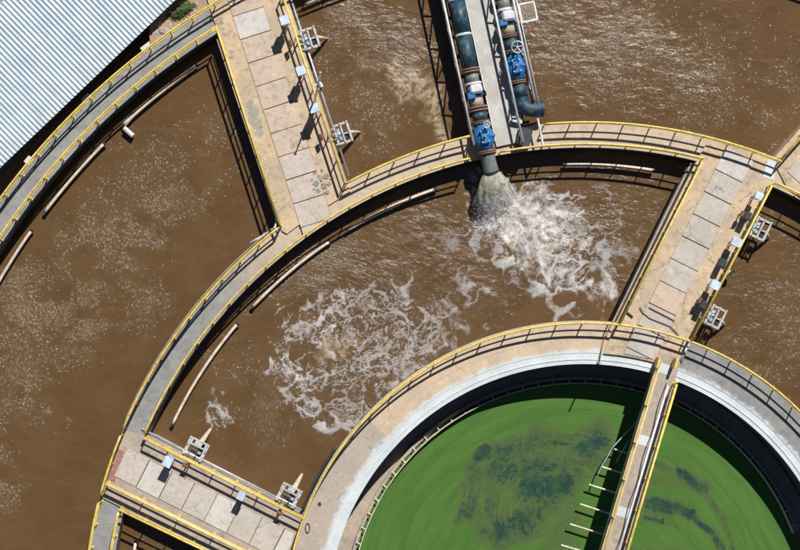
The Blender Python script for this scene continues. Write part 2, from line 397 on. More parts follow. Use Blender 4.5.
def grid_mesh(name, mat, x0, x1, y0, y1, step, zf, keep, attrs, vec, kind):
    nx = int((x1 - x0) / step) + 1; ny = int((y1 - y0) / step) + 1
    X, Y = np.meshgrid(np.linspace(x0, x1, nx), np.linspace(y0, y1, ny)); X = X.ravel(); Y = Y.ravel()
    Z = zf(X, Y); idx = np.arange(nx * ny).reshape(ny, nx)
    q = np.stack([idx[:-1, :-1], idx[:-1, 1:], idx[1:, 1:], idx[1:, :-1]], -1).reshape(-1, 4)
    kk = keep(X, Y); q = q[kk[q].all(1)]
    used = np.unique(q); mp = -np.ones(nx * ny, int); mp[used] = np.arange(len(used)); q = mp[q]
    X, Y, Z = X[used], Y[used], Z[used]
    me = bpy.data.meshes.new(name); me.vertices.add(len(X)); me.vertices.foreach_set('co', np.stack([X, Y, Z], 1).ravel())
    me.loops.add(q.size); me.loops.foreach_set('vertex_index', q.ravel())
    me.polygons.add(len(q)); me.polygons.foreach_set('loop_start', np.arange(len(q)) * 4)
    me.polygons.foreach_set('use_smooth', np.ones(len(q), bool)); me.update(calc_edges=True)
    for nm, f in attrs.items():
        a = me.attributes.new(nm, 'FLOAT', 'POINT'); a.data.foreach_set('value', f(X, Y).astype(np.float32))
    for nm, f in vec.items():
        a = me.attributes.new(nm, 'FLOAT_VECTOR', 'POINT'); a.data.foreach_set('vector', f(X, Y).astype(np.float32).ravel())
    me.materials.append(mat); o = bpy.data.objects.new(name, me); COL.objects.link(o); o['kind'] = kind
    return o
def img(X, Y, z):              # plan units as surveyed for height z
    k = H / (H - z); return X * 16 * k + 400, 275 - Y * 16 * k
FOAM = [(345, 345, 400, 385, 85, .34), (470, 270, 480, 300, 40, .26), (550, 250, 590, 280, 55, .32), (430, 225, 470, 240, 30, .2), (600, 200, 640, 240, 26, .2), (290, 365, 330, 400, 26, .75), (330, 320, 400, 300, 30, .62), (300, 330, 330, 380, 25, .75), (350, 345, 420, 345, 40, .8),
        (350, 400, 400, 420, 34, .95), (400, 330, 440, 330, 36, .62), (360, 375, 420, 395, 34, .8), (425, 300, 455, 325, 18, .3),
        (490, 235, 520, 262, 24, .6), (530, 265, 575, 292, 26, .7), (565, 215, 605, 295, 22, .7), (330, 400, 420, 440, 18, .7),
        (215, 395, 222, 420, 14, .6), (270, 300, 300, 330, 20, .35), (410, 80, 440, 140, 12, .22), (380, 290, 400, 275, 20, .3), (500, 210, 560, 260, 40, .7)]
DENSE = [(500, 205, 550, 235, 26, .8), (520, 240, 560, 270, 26, .62), (540, 200, 565, 235, 26, .62), (560, 280, 605, 300, 13, .5), (490, 225, 520, 240, 13, .85),
         (285, 355, 300, 385, 12, .35), (300, 385, 335, 420, 9, .3), (325, 325, 345, 308, 6, .3), (340, 330, 325, 345, 5, .3)]
SPECK = [(10, 300, 30, 330, 26, .75), (30, 300, 80, 320, 28, .8), (10, 370, 30, 400, 26, .5), (30, 400, 60, 410, 18, .45), (90, 250, 130, 240, 34, .55),
         (140, 260, 160, 210, 30, .65), (100, 290, 120, 280, 22, .45), (5, 430, 10, 500, 16, .5), (120, 200, 200, 150, 40, .3), (0, 340, 90, 340, 30, .4),
         (170, 160, 200, 190, 28, .35), (60, 300, 140, 300, 30, .5), (330, 30, 350, 90, 30, .35), (350, 60, 380, 130, 30, .5), (600, 30, 780, 120, 60, .22),
         (250, 290, 330, 250, 26, .35), (230, 360, 270, 420, 30, .3), (760, 380, 800, 300, 40, .25)]
RUFF = [(350, 10, 420, 60, 30, .9), (390, 30, 440, 60, 26, 1.0), (540, 10, 600, 60, 40, 1.0), (560, 60, 640, 40, 40, .9), (630, 30, 700, 80, 30, .6), (560, 90, 700, 110, 30, .45),
        (400, 220, 470, 240, 44, .95), (290, 270, 470, 260, 40, .9), (600, 220, 630, 280, 30, .8), (250, 330, 290, 440, 24, .4), (430, 290, 520, 280, 40, .8), (620, 190, 660, 230, 26, .5), (720, 340, 790, 340, 40, .6), (720, 280, 790, 290, 30, .6),
        (600, 200, 640, 290, 30, .6), (560, 170, 680, 185, 14, .5), (330, 50, 350, 140, 30, .4), (300, 260, 400, 420, 60, .45), (750, 230, 800, 260, 26, .5),
        (700, 20, 800, 100, 60, .22), (160, 100, 250, 200, 60, .10), (360, 440, 380, 480, 25, .15), (140, 530, 170, 550, 14, .6)]
TAN = [(395, 62, 425, 90, 13, .8), (415, 80, 436, 120, 12, .95), (430, 110, 442, 145, 9, .9), (335, 345, 325, 360, 7, .8), (345, 348, 360, 345, 5, .5), (498, 195, 510, 210, 14, .8), (500, 225, 545, 250, 12, .5), (360, 60, 400, 66, 10, .25)]
def flow(X, Y):
    px, py = img(X, Y, WZ); a = X.copy(); b = Y.copy()
    for cx, cy, rad, tw in ((350, 360, 120, .95), (535, 235, 80, -.6), (60, 330, 130, .6), (230, 455, 60, 1.2), (400, 100, 60, .8)):
        wx, wy = (cx - 400) / 16 * (1 + 1.5 / 65), (275 - cy) / 16 * (1 + 1.5 / 65)
        dx, dy = a - wx, b - wy; d = np.hypot(dx, dy) / (rad / 16); t = tw * np.exp(-d * d * 1.6)
        c, s_ = np.cos(t), np.sin(t); a, b = wx + c * dx - s_ * dy, wy + s_ * dx + c * dy
    return np.stack([a, b, 0 * a], 1)
def fld(bl, z=WZ, rag=.35):
    def f(X, Y):
        px, py = img(X, Y, z); jx = (fbm(X * .6, Y * .6, 4, 5) - .5) * 40; jy = (fbm(X * .6 + 40, Y * .6, 4, 9) - .5) * 40
        v = caps_field(px + jx, py + jy, bl); return np.clip(v * (1 - rag + 2 * rag * fbm(X * 1.1, Y * 1.1, 4, 3)), 0, 1)
    return f
def wz(X, Y):
    px, py = img(X, Y, WZ)
    d = caps_field(px, py, DENSE); r = caps_field(px, py, RUFF + FOAM)
    return WZ + (fbm(X * 2.2, Y * 2.2, 3, 21) - .5) * .30 * d + (fbm(X * 1.1, Y * 2.0, 3, 22) - .5) * .10 * r
def vnoise3(x, y, z, seed=0):
    xi, yi, zi = (np.floor(v).astype(np.int64) for v in (x, y, z)); xf, yf, zf = x - xi, y - yi, z - zi
    def h(a, b, c):
        n = (a * 374761393 + b * 668265263 + c * 2147483629 % 1000003 * 97 + seed * 1274126177) & 0x7fffffff
        n = ((n ^ (n >> 13)) * 1103515245) & 0x7fffffff
        n = ((n ^ (n >> 15)) * 12345701) & 0x7fffffff
        return ((n ^ (n >> 16)) & 0xffff) / 65535.0
    u, v, w = (t * t * t * (t * (t * 6 - 15) + 10) for t in (xf, yf, zf))
    l = lambda a, b, t: a + (b - a) * t
    return l(l(l(h(xi, yi, zi), h(xi + 1, yi, zi), u), l(h(xi, yi + 1, zi), h(xi + 1, yi + 1, zi), u), v),
             l(l(h(xi, yi, zi + 1), h(xi + 1, yi, zi + 1), u), l(h(xi, yi + 1, zi + 1), h(xi + 1, yi + 1, zi + 1), u), v), w)
def fbm3(x, y, z, o=3, seed=0, g=.5):
    s = 0; a = 1.0; t = 0
    for k in range(o): s = s + a * vnoise3(x * 2.03 ** k, y * 2.03 ** k, z * 2.03 ** k, seed + k); t += a; a *= g
    return s / t
def ridge(n, w): return np.clip(1 - np.abs(n - .5) / w, 0, 1)
def sstep(v, a, b): t = np.clip((v - a) / (b - a), 0, 1); return t * t * (3 - 2 * t)
def netfield(X, Y, dens):
    """soft connected foam strands: tangential round the swirl, radial away from the jet"""
    px, py = img(X, Y, WZ)
    wx = (fbm(X * .7, Y * .7, 4, 31) - .5) * 1.5 + (fbm(X * 2.4, Y * 2.4, 3, 33) - .5) * .38
    wy = (fbm(X * .7 + 9, Y * .7, 4, 41) - .5) * 1.5 + (fbm(X * 2.4 + 9, Y * 2.4, 3, 43) - .5) * .38
    a, b = X + wx, Y + wy
    c = W(352, 362, WZ); dx, dy = a - c.x, b - c.y; r = np.hypot(dx, dy) + 1e-3
    sw = lambda k, f, s_: fbm3(dx / r * k * (r / 3.5) ** .5, dy / r * k * (r / 3.5) ** .5, r * f, 2, s_, .35)
    c2 = W(498, 205, WZ); ex, ey = a - c2.x, b - c2.y; q = np.hypot(ex, ey) + 1e-3
    rd = lambda k, f, s_: fbm3(ex / q * k, ey / q * k, q * f, 2, s_, .4)
    t = sstep(px, 420, 480)
    A = ridge(sw(4.2, 1.5, 3), .085) * (1 - t) + ridge(rd(6.0, .8, 5), .10) * t
    B = ridge(sw(10.0, 3.0, 7), .085) * (1 - t) + ridge(rd(13, 1.8, 9), .09) * t
    D = ridge(fbm(a * 2.7, b * 3.1, 2, 61), .07)
    brk = sstep(fbm(X * .8, Y * .8, 4, 71), .30, .56)
    d = dens * (.35 + .9 * brk)
    out = np.maximum(np.maximum(A ** .8 * sstep(d, .08, .4), .85 * B * sstep(d, .22, .6)), .7 * D * sstep(d, .25, .75))
    veil = sstep(fbm(a * 1.2, b * 1.2, 4, 81), .45, .75) * sstep(d, .35, .9) * .38
    return np.clip(np.maximum(out, veil), 0, 1)
def speckfield(X, Y, dens):
    a = fbm(X * .55 + 5, Y * .8, 4, 91); b = fbm(X * 1.8, Y * 2.2, 3, 95)
    return np.clip(dens * sstep(a + .35 * (b - .5), .30, .56) * 1.3 + .02 * sstep(b, .4, .7), 0, 1)
rad = lambda X, Y: np.hypot(X - CX, Y - CY)
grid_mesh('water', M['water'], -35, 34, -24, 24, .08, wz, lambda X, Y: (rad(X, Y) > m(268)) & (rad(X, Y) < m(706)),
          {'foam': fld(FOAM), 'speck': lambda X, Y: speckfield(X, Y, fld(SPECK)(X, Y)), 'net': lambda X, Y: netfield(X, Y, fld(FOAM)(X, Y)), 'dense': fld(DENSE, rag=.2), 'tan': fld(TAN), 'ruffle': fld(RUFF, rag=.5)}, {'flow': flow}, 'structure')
OPEN = [(500, 455, 540, 440, 20, .55), (475, 470, 470, 510, 14, .6), (480, 458, 490, 448, 8, .95), (500, 470, 560, 470, 30, .62), (530, 490, 560, 480, 22, .85),
        (500, 530, 530, 520, 22, .75), (490, 500, 500, 530, 24, .5), (540, 500, 590, 450, 26, .6), (560, 470, 600, 430, 16, .6), (540, 437, 590, 440, 10, .5), (440 + 20, 480, 462, 520, 5, .55),
        (570, 520, 560, 545, 24, .35), (585, 445, 600, 440, 12, .8), (575, 505, 580, 520, 12, .4),
        (652, 462, 680, 474, 4.5, .55), (680, 474, 705, 490, 7, .85), (705, 490, 725, 520, 3.5, .6), (725, 520, 738, 560, 3, .5), (645, 500, 672, 510, 12, .7), (655, 498, 690, 516, 8, .9), (690, 516, 712, 530, 5, .9),
        (712, 530, 724, 555, 5, .85), (640, 515, 662, 521, 3.5, .85), (662, 521, 680, 531, 2.5, .5), (655, 478, 672, 484, 9, .35), (600, 560, 700, 570, 20, .4)]
def polar(X, Y):
    a = np.arctan2(X - CX, Y - CY); r = rad(X, Y) + .5 * fbm(X * .25, Y * .25, 3, 4)
    return np.stack([a * 9, r, 0 * a], 1)
def swirl(X, Y):
    c = W(556, 512, CZ); dx, dy = (X - c.x) * .85, Y - c.y; r = np.hypot(dx, dy) + 1e-3; k = 1.6 * np.sqrt(r / 3)
    return np.stack([dx / r * k, dy / r * k, r * 1.1], 1)
def openf(X, Y):
    px, py = img(X, Y, CZ); jx = (fbm(X * .5, Y * .5, 4, 15) - .5) * 16; jy = (fbm(X * .5 + 40, Y * .5, 4, 19) - .5) * 16
    return caps_field(px + jx, py + jy, OPEN)
grid_mesh('clarifier_water', M['algae'], CX - 15.2, CX + 15.2, CY - 15.2, CY + 15.2, .13, lambda X, Y: CZ + 0 * X, lambda X, Y: rad(X, Y) < m(242), {'open': openf}, {'polar': polar, 'swirl': swirl}, 'structure')

# terrace of bare soil beside the outer ring
bm = nb()
edge = [R(151, 26), R(150, 36), R(152, 46)]
arc = arcpts(m(717.8), ang(R(148, 56)), ang(R(330, -60)), 0, 1.0)
poly = edge + arc + [R(330, -120), R(120, -120), R(120, -20)]
a = [bm.verts.new((p.x, p.y, -.03)) for p in poly]; b = [bm.verts.new((p.x, p.y, -3.7)) for p in poly]
bm.faces.new(a)
for i in range(len(poly)): bm.faces.new((a[i], a[(i + 1) % len(poly)], b[(i + 1) % len(poly)], b[i]))
tag(link('terrain', bm, M['soil']), None, None, kind='structure')

# ------------------------------------------------------------------ ring walkways
A0, A1 = math.radians(20), math.radians(200)
def ringwalk(r0, r1, label, segs, wallmat, zb, a0=A0, a1=A1, rim=None):
    t = thing('ring_walkway', label, 'walkway', pol((r0 + r1) / 2, PI * .6, 0), 'concentric ring walkways of the tanks')
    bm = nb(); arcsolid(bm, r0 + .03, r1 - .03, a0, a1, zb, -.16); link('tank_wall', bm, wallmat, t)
    for s0, s1, mt in segs:
        bm = nb(); arcsolid(bm, r0, r1, s0, s1, -.16, 0); link('deck_slab', bm, mt, t)
    return t
dg = math.radians
aE0 = ang(R(612, 330)); aE1 = ang(R(686, 342))
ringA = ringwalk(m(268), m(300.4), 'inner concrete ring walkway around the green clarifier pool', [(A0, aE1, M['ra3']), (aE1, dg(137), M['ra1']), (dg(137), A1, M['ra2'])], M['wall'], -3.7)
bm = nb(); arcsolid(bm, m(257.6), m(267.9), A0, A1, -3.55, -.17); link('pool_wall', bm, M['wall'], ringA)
bm = nb(); arcsolid(bm, m(257), m(267.95), A0, A1, -.165, -.03); link('white_rim', bm, M['rim'], ringA)
bm = nb(); arcsolid(bm, m(261.2), m(262.4), A0, A1, -.029, .015); link('rim_lip', bm, M['rim'], ringA)
bm = nb(); arcsolid(bm, m(241), m(257.2), A0, A1, -3.5, -3.0); link('launder_floor', bm, M['tan2'], ringA)
bm = nb(); arcsolid(bm, m(238), m(241.2), A0, A1, -3.5, -2.6); link('weir_wall', bm, M['tan2'], ringA)
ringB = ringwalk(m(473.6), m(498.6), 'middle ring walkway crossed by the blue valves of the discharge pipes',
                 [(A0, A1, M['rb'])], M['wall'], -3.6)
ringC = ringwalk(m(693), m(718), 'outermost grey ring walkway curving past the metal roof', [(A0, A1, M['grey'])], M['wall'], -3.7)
for px, py, w in ((87, 99, .62), (147, 45, .95), (28, 160, .5)):
    p = W(px, py, -.25); an = ang(p); bm = nb()
    box(bm, pol(m(719.5), an, -.28), (.75, w, .25), rz=an, bev=.02); link('pipe_bracket', bm, M['rim'], ringC)

# scum baffle in the clarifier
t = thing('scum_baffle', 'thin curved baffle plate standing in the green pool inside its rim', 'baffle', pol(m(235), PI * .7, CZ))
bm = nb(); arcsolid(bm, m(234.4), m(235.3), A0, A1, CZ - .2, CZ + .62); link('baffle_plate', bm, M['pvc'], t)
for k in range(46):
    a_ = A0 + (A1 - A0) * (k + .5) / 46; bm = nb()
    tube(bm, [pol(m(235), a_, CZ + .58), pol(m(239.5), a_, CZ + .42)], .045, 6); link('bracket', bm, M['pvc'], t)

# ------------------------------------------------------------------ straight walkways
ST = .12                                    # height of their slabs over the ring decks
def clipr(bm, clip):
    for rr, inner in ((clip[0], True), (clip[1], False)):
        if rr <= 0 or rr > 900: continue
        c = Vector((0, 0, 0))
        for v in bm.verts: c += v.co
        c /= len(bm.verts); a_ = ang(c); no = Vector((math.cos(a_), math.sin(a_), 0))
        if abs(math.hypot(c.x - CX, c.y - CY) - m(rr)) > 14: continue
        bmesh.ops.bisect_plane(bm, geom=bm.verts[:] + bm.edges[:] + bm.faces[:], dist=1e-5, plane_co=pol(m(rr), a_), plane_no=no, clear_inner=inner, clear_outer=not inner)
        es = [e for e in bm.edges if e.is_boundary]
        if es: bmesh.ops.holes_fill(bm, edges=es, sides=0)
def straight(name_label, pa, pb, side, wmat, slabs, offs, pitch, tones, zt=ST, a_ext=0.0, b_ext=0.0, joint=True, start=0.0, poly=None, nmax=99, clip=(0, 999)):
    """pa->pb one edge; side = unit vector across; slabs laid between offsets offs from that edge"""
    u = (pb - pa).normalized(); L = (pb - pa).length; v = side
    t = thing('straight_walkway', name_label, 'walkway', pa.copy(), 'straight walkways joining the rings')
    bm = nb()
    P = poly or [pa, pb, pb + v * m(72), pa + v * m(72)]
    prism(bm, [(p.x, p.y) for p in P], -3.58, zt); link('deck', bm, wmat, t)
    if joint:
        bm = nb(); q = [pa + u * (start) + v * offs[0], pa + u * (L - .05) + v * offs[0], pa + u * (L - .05) + v * offs[1], pa + u * start + v * offs[1]]
        prism(bm, [(p.x, p.y) for p in q], zt + .001, zt + .006)
        clipr(bm, clip); link('joint_bed', bm, M['joint'], t)
    x = start; k = 0
    while x < L - .3 and k < nmax:
        l = min(pitch, L - x); tone = tones[k % len(tones)]
        bm = nb(); w = offs[1] - offs[0]; gp = .035 + .04 * random.random()
        box(bm, (x + (l - gp) / 2, (offs[0] + offs[1]) / 2 + random.uniform(-.012, .012), zt + .03), (l - gp, w - .02, .045), fr(pa, u, v), bev=.012, rz=random.uniform(-.004, .004))
        clipr(bm, clip)
        if sum(math.hypot(vv.co.x - CX, vv.co.y - CY) > m(clip[0]) + .1 for vv in bm.verts) > 3: link('cover_slab', bm, M[tone], t)
        x += pitch; k += 1
    return t, u, v
def perp(u, right=True): return Vector((u.y, -u.x, 0)) if right else Vector((-u.y, u.x, 0))
# D: upper left
dD = (R(283, 227.8) - R(219, 29)).normalized(); vD = Vector((-dD.y, dD.x, 0))
if vD.x < 0: vD = -vD
D0 = R(283, 227.8) - dD * m(290) - vD * m(1.5); D1 = R(283, 227.8) + dD * m(16) - vD * m(1.5)
polyD = [D0, R(283, 227.8) + dD * m(3) - vD * m(1.5)] + [pol(m(488), a_, 0) for a_ in np.linspace(ang(R(283, 228)), ang(R(346, 184)), 6)] + [R(345, 183.5) + vD * m(2.2), R(345, 183.5) + vD * m(2.2) - dD * m(300)]
wD, uD, vD = straight('wide sandy walkway with cover slabs at the upper left, lined by three cabinets', D0, D1, vD, M['orange'], None, (m(19), m(51.5)), m(24.6),
                      ['slab_tan', 'slab_tan', 'slab_tan', 'slab_white', 'slab_tan', 'slab_tan', 'slab_tan', 'slab_tan', 'slab_tan', 'slab_rose', 'slab_rose', 'slab_rose', 'slab_rose'], start=m(1), poly=polyD, clip=(477.5, 999))
# E: right
dE = (R(615.3, 325) - R(696, 163)).normalized(); vE = perp(dE, False)
if vE.x < 0: vE = -vE
E0 = R(696, 163) - dE * m(30) - vE * m(1.5); E1 = R(615.3, 325) + dE * m(34) - vE * m(1.5)
polyE = [pol(m(498.5), ang(R(708, 139)), 0), R(696, 163) - vE * m(1.5), R(615.3, 325) - vE * m(1.5)] + [pol(m(268.2), a_, 0) for a_ in np.linspace(ang(R(603, 350)), ang(R(677, 367)), 6)] + \
        [R(685, 341) + vE * m(2), R(766, 185.5) + vE * m(2)] + [pol(m(498.5), a_, 0) for a_ in np.linspace(ang(R(777, 163)), ang(R(712, 140)), 4)]
wE, uE, vE = straight('wide walkway right of centre between clarifier and middle ring, ochre edges and pale slabs', E0, E1, vE, M['orange'], None, (m(20), m(50.5)), m(24.8),
                      ['slab_white', 'slab', 'slab', 'slab', 'slab', 'slab', 'slab_tan', 'slab', 'slab', 'slab', 'slab'], start=m(4), poly=polyE, clip=(270, 494))
# G: lower left
dG = (R(306.6, 515.4) - R(148, 435)).normalized(); vG = Vector((dG.y, -dG.x, 0))
if vG.y > 0: vG = -vG
G0 = R(148, 435) - dG * m(30) - vG * m(2); G1 = R(306.6, 515.4) + dG * m(0) - vG * m(2)
polyG = [pol(m(498.5), a_, 0) for a_ in np.linspace(ang(R(129, 432)), ang(R(104, 496)), 6)] + [G0 + vG * m(77) + dG * m(20), R(306.6, 515.4) + vG * m(75.5) + dG * m(-30)] + \
        [pol(m(299), a_, 0) for a_ in np.linspace(ang(R(288, 583)), ang(R(305, 516)), 5)] + [G0 + dG * m(36)]
polyG = [p.copy() for p in polyG]
wG, uG, vG = straight('wide walkway at the lower left with pale slabs and a red plate at its end', G0, G1, vG, M['tan2'], None, (m(22), m(52.5)), m(25.2), ['slab', 'slab_white', 'slab'], start=m(19), poly=polyG, clip=(303, 493))
bm = nb(); prism(bm, [W(*p, ST) [:2] for p in ((119, 449), (124.5, 451), (115, 481.5), (107.5, 479.5))], ST + .002, ST + .05); link('red_plate', bm, M['pink'], wG)
# F: far right corner
bm = nb()
F0, F1 = R(771, 160), R(815, 110)
uF = (F1 - F0).normalized(); vF = perp(uF)
tF = thing('straight_walkway', 'corner of another walkway leaving the middle ring at the right edge', 'walkway', F0.copy(), 'straight walkways joining the rings')
prism(bm, [p[:2] for p in (F0, F1, F1 + vF * m(72), F0 + vF * m(72) - uF * m(6), F0 + vF * m(30) - uF * m(12))], -3.57, ST - .02); link('deck', bm, M['orange'], tF)
for k in range(3):
    bm = nb(); box(bm, (m(12 + 25 * k), m(34), ST), (m(24), m(31), .04), fr(F0, uF, vF), bev=.01); link('cover_slab', bm, M['slab'], tF)
bm = nb(); prism(bm, [W(*p, ST)[:2] for p in ((768, 158), (780, 161), (773, 180), (763, 177))], ST - .02, ST + .022); link('white_patch', bm, M['rim'], wE)
# spill stain on D
def blob_poly(c, r, n=14, j=.35):
    return [(c.x + r * (1 + random.uniform(-j, j)) * math.cos(2 * PI * k / n), c.y + r * (1 + random.uniform(-j, j)) * math.sin(2 * PI * k / n)) for k in range(n)]
for i_, (px, py, r) in enumerate(((315, 173, .22), (320, 178, .3), (326, 176, .25), (316, 184, .28), (324, 186, .32), (318, 191, .22), (327, 192, .2), (322, 170, .14), (312, 180, .13), (329, 183, .2), (331, 178, .12), (314, 189, .12))):
    bm = nb(); c = W(px, py, ST); vv = [bm.verts.new((x, y, ST + .0585 + .0012 * i_)) for x, y in blob_poly(c, r * .62, 18, .4)]; bm.faces.new(vv); link('spill_stain', bm, M['spill'], wD)
for i_, (px, py, r) in enumerate(((221, 22, .13), (223, 29, .1), (224, 34, .12), (231, 52, .16), (232, 57, .14), (250, 105, .26), (254, 113, .34), (257, 124, .36), (259, 133, .26), (264, 112, .14), (251, 120, .22))):
    bm = nb(); c = W(px, py, ST); vv = [bm.verts.new((x, y, ST + .003 + .0012 * i_)) for x, y in blob_poly(c, r, 26, .3)]; bm.faces.new(vv); link('grey_patch', bm, M['greytan'], wD)

# ------------------------------------------------------------------ handrails
def post_mesh(h):
    b = nb(); tube(b, [(0, 0, 0), (0, 0, h)], .042, 6); box(b, (0, 0, .012), (.16, .16, .024)); box(b, (0, 0, h - .5), (.1, .1, .07))
    me = bpy.data.meshes.new('post'); bmesh.ops.recalc_face_normals(b, faces=b.faces[:]); b.to_mesh(me); b.free(); me.materials.append(M['yellow']); return me
POST = post_mesh(1.08); POSTP = post_mesh(.98); POSTP.materials[0] = M['paleyellow']
def rail(pts, label, z=0.0, step=1.6, mat='yellow', rt=.07, h=1.1, post=None, group='yellow tube handrails along the walkways'):
    pts = [Vector((p.x, p.y, z)) for p in pts]
    t = thing('handrail', label, 'handrail', pts[0].copy(), group)
    up = Vector((0, 0, 1))
    wob = [p + up * (h + random.uniform(-.006, .006)) for p in pts]
    bm = nb(); tube(bm, wob, rt, 8); link('top_rail', bm, M[mat], t, True)
    bm = nb(); tube(bm, [p + up * (h * .53) for p in pts], rt * .65, 7); link('middle_rail', bm, M[mat], t, True)
    for p, d in resample(pts, step):
        o = bpy.data.objects.new('post', post or POST); COL.objects.link(o); o.parent = t; o.location = p - t.location
        o.rotation_euler = (random.uniform(-.012, .012), random.uniform(-.012, .012), math.atan2(d.y, d.x))
    return t
def arcr(r, p0, p1): return arcpts(r, ang(p0), ang(p1), 0, .5)
aOut = A0 + .02
rail(arcpts(m(298.6), aOut, A1 - .02, 0, .5), 'yellow handrail along the outer edge of the inner ring by the clarifier')
# ring B outer
rail(arcr(m(496.8), R(776, 161), R(543, 126)), 'outer edge handrail of the middle ring, between the pipe bridge and the right corner')
rail(arcr(m(496.8), R(471, 139), R(347, 187)), 'outer edge handrail of the middle ring, left of the pipe bridge')
rail(arcr(m(496.8), R(280, 229), R(131, 428)), 'outer edge handrail on the long left curve of the middle ring')
rail(arcr(m(496.4), R(128, 434), R(107, 492)), 'short outer handrail at the end of the lower left walkway beside the red plate', z=ST)
rail(arcr(m(496.8), R(105, 500), R(90, 640)), 'outer handrail of the middle ring below the lower left walkway')
# ring B inner
rail(arcpts(m(475.4), A0 + .02, ang(R(770, 186)), 0), 'inner edge handrail of the middle ring at the right edge, past the walkway')
rail(arcr(m(475.4), R(699, 161), R(499, 153)), 'inner edge handrail of the middle ring between nozzle and right walkway')
rail(arcr(m(475.4), R(469, 162), R(149, 432)), 'inner edge handrail on the long left curve of the middle ring')
rail(arcr(m(475.4), R(122, 508), R(108, 640)), 'inner handrail of the middle ring below the lower left walkway')
# ring C
rail(arcpts(m(716), ang(R(400, -90)), A1 - .05, 0), 'outer edge handrail of the outermost ring, beside the metal roof')
rail(arcpts(m(694.9), ang(R(217, 26)), A1 - .05, 0), 'inner edge handrail of the outermost ring, left of the sandy walkway')
rail(arcpts(m(694.9), A0 + .05, ang(R(290, -1)), 0), 'inner edge handrail of the outermost ring, past the top of the photo')
# straight ones
rail([R(219.5, 31), R(282, 226)], 'handrail on the left edge of the sandy upper left walkway', z=ST)
rail([R(283.5, -4), R(345, 183.5)], 'handrail on the right edge of the sandy walkway, behind the three cabinets', z=ST)
rail([R(696.5, 165), R(616.5, 322)], 'handrail on the left edge of the right-hand walkway', z=ST)
rail([R(765.5, 187), R(686.5, 339)], 'handrail on the right edge of the right-hand walkway, beside its cabinets', z=ST)
rail([R(148.5, 435.5), R(305, 514.5)], 'handrail on the upper edge of the lower left walkway, beside the mixer mounts', z=ST)
rail([R(124.5, 505.6), R(290, 585)], 'bright handrail on the lower edge of the lower left walkway', z=ST, rt=.07)
rail([R(111, 480.5), R(285, 566)], 'faded pale yellow handrail running along the slabs of the lower left walkway', z=ST, rt=.09, mat='paleyellow', h=1.0, post=POSTP, step=2.5)
rail([F0 + uF * .3 + vF * m(4), F1 + vF * m(4)], 'handrail on the walkway leaving at the right corner', z=ST)
bm = nb()
def kerb(label, pts, w, h, mat, z=0.0, name='conduit', cat='conduit', r=None):
    b = nb(); tube(b, [Vector((p.x, p.y, z)) for p in pts], r or w / 2, 8); o = link(name, b, M[mat], smooth=True, loc=(pts[0].x, pts[0].y, z)); return tag(o, label, cat)
kerb('thin cable conduit along the left edge of the right-hand walkway', [R(690, 164), R(602, 342), R(598, 362)], .12, .2, 'tanpipe', .02)
kerb('dark pipe hanging beside the left edge of the right-hand walkway', [R(687, 168), R(607, 330)], .22, .2, 'dark', -.1)
kerb('slim grey pipe against the wall on the right of the upper left walkway', [R(288, -10), R(349, 176)], .12, .2, 'galv', -.05)
kerb('purple grey conduit outside the long left curve of the middle ring', arcr(m(501), R(276, 232), R(128, 424)), .1, .1, 'tanpipe', -.12)
kerb('galvanised conduit below the left edge of the sandy walkway', [R(217.5, 40), R(277.5, 222)], .08, .1, 'tanpipe', -.1)
kerb('pale conduit on the water side of the lower left walkway', [R(143, 428), R(302, 509)], .13, .1, 'galv', .05)
kerb('dark pipe at the outer wall of the inner ring, lower left', arcr(m(302.6), R(340, 445), R(303, 512)), .18, .1, 'dark', -.15)
kerb('cable conduit across the inner ring beside the clarifier bridge', [R(687, 343), R(679, 361)], .24, .1, 'galv', .08)
kerb('bent white tube at the corner below the sandy walkway', [W(273, 208, -.3), W(276, 216, -.3), W(276.5, 222, -.3), W(275, 227, -.3), W(270, 231, -.3), W(260, 237.5, -.3), W(250, 243, -.3)], .14, .1, 'white', -.3)
# slim post at the rim beside the right-hand walkway
b = nb(); tube(b, [R(597.5, 362, 0), R(597.5, 362, 1.1)], .045, 6); box(b, R(597.5, 362, .02), (.18, .18, .04)); tag(link('rim_post', b, M['galv'], loc=R(597.5, 362, 0)), 'single slim steel post on the white rim', 'post')

# ------------------------------------------------------------------ curved air pipes lying in the sludge
def airpipe(r, p0, p1, label, hook=None):
    a0, a1 = ang(p0), ang(p1); z = WZ + .36
    t = thing('floating_pipe', label, 'pipe', pol(r, a0, z), 'curved cream pipes lying along the tank walls')
    bm = nb(); tube(bm, arcpts(r, a0, a1, z, .4), .1, 8); link('pipe', bm, M['pvc'], t, True)
    for a_ in (a0, a1):
        bm = nb(); s = .06 / r; tube(bm, [pol(r, a_ - s, z), pol(r, a_ + s, z)], .125, 8); link('end_cap', bm, M['dark'], t)
    return t
f_ = lambda x, y: W(x, y, WZ + .36)
air0 = airpipe(m(680), f_(198, 67), f_(125, 126), 'cream pipe in the outer tank nearest the sandy walkway, with a bent foot')
airpipe(m(680), f_(106, 145), f_(47, 214), 'cream pipe in the outer tank, middle one of three along the outermost ring')
airpipe(m(680), f_(34, 232), f_(-20, 320), 'cream pipe in the outer tank cut by the left edge of the photo')
airpipe(m(680), f_(336, -1), f_(309, 12), 'cream pipe at the top edge right of the sandy walkway')
airpipe(m(457.5), f_(239, 325), f_(172.5, 424.5), 'long cream pipe near the left end of the swirling tank')
airpipe(m(457.5), f_(331, 243), f_(254, 308), 'cream pipe under the long left curve, shaded by the walkway')
airpipe(m(457.5), f_(436, 189), f_(347, 230), 'cream pipe left of the gushing nozzle')
airpipe(m(457.5), f_(653, 171), f_(564, 164), 'cream pipe right of the gushing nozzle')
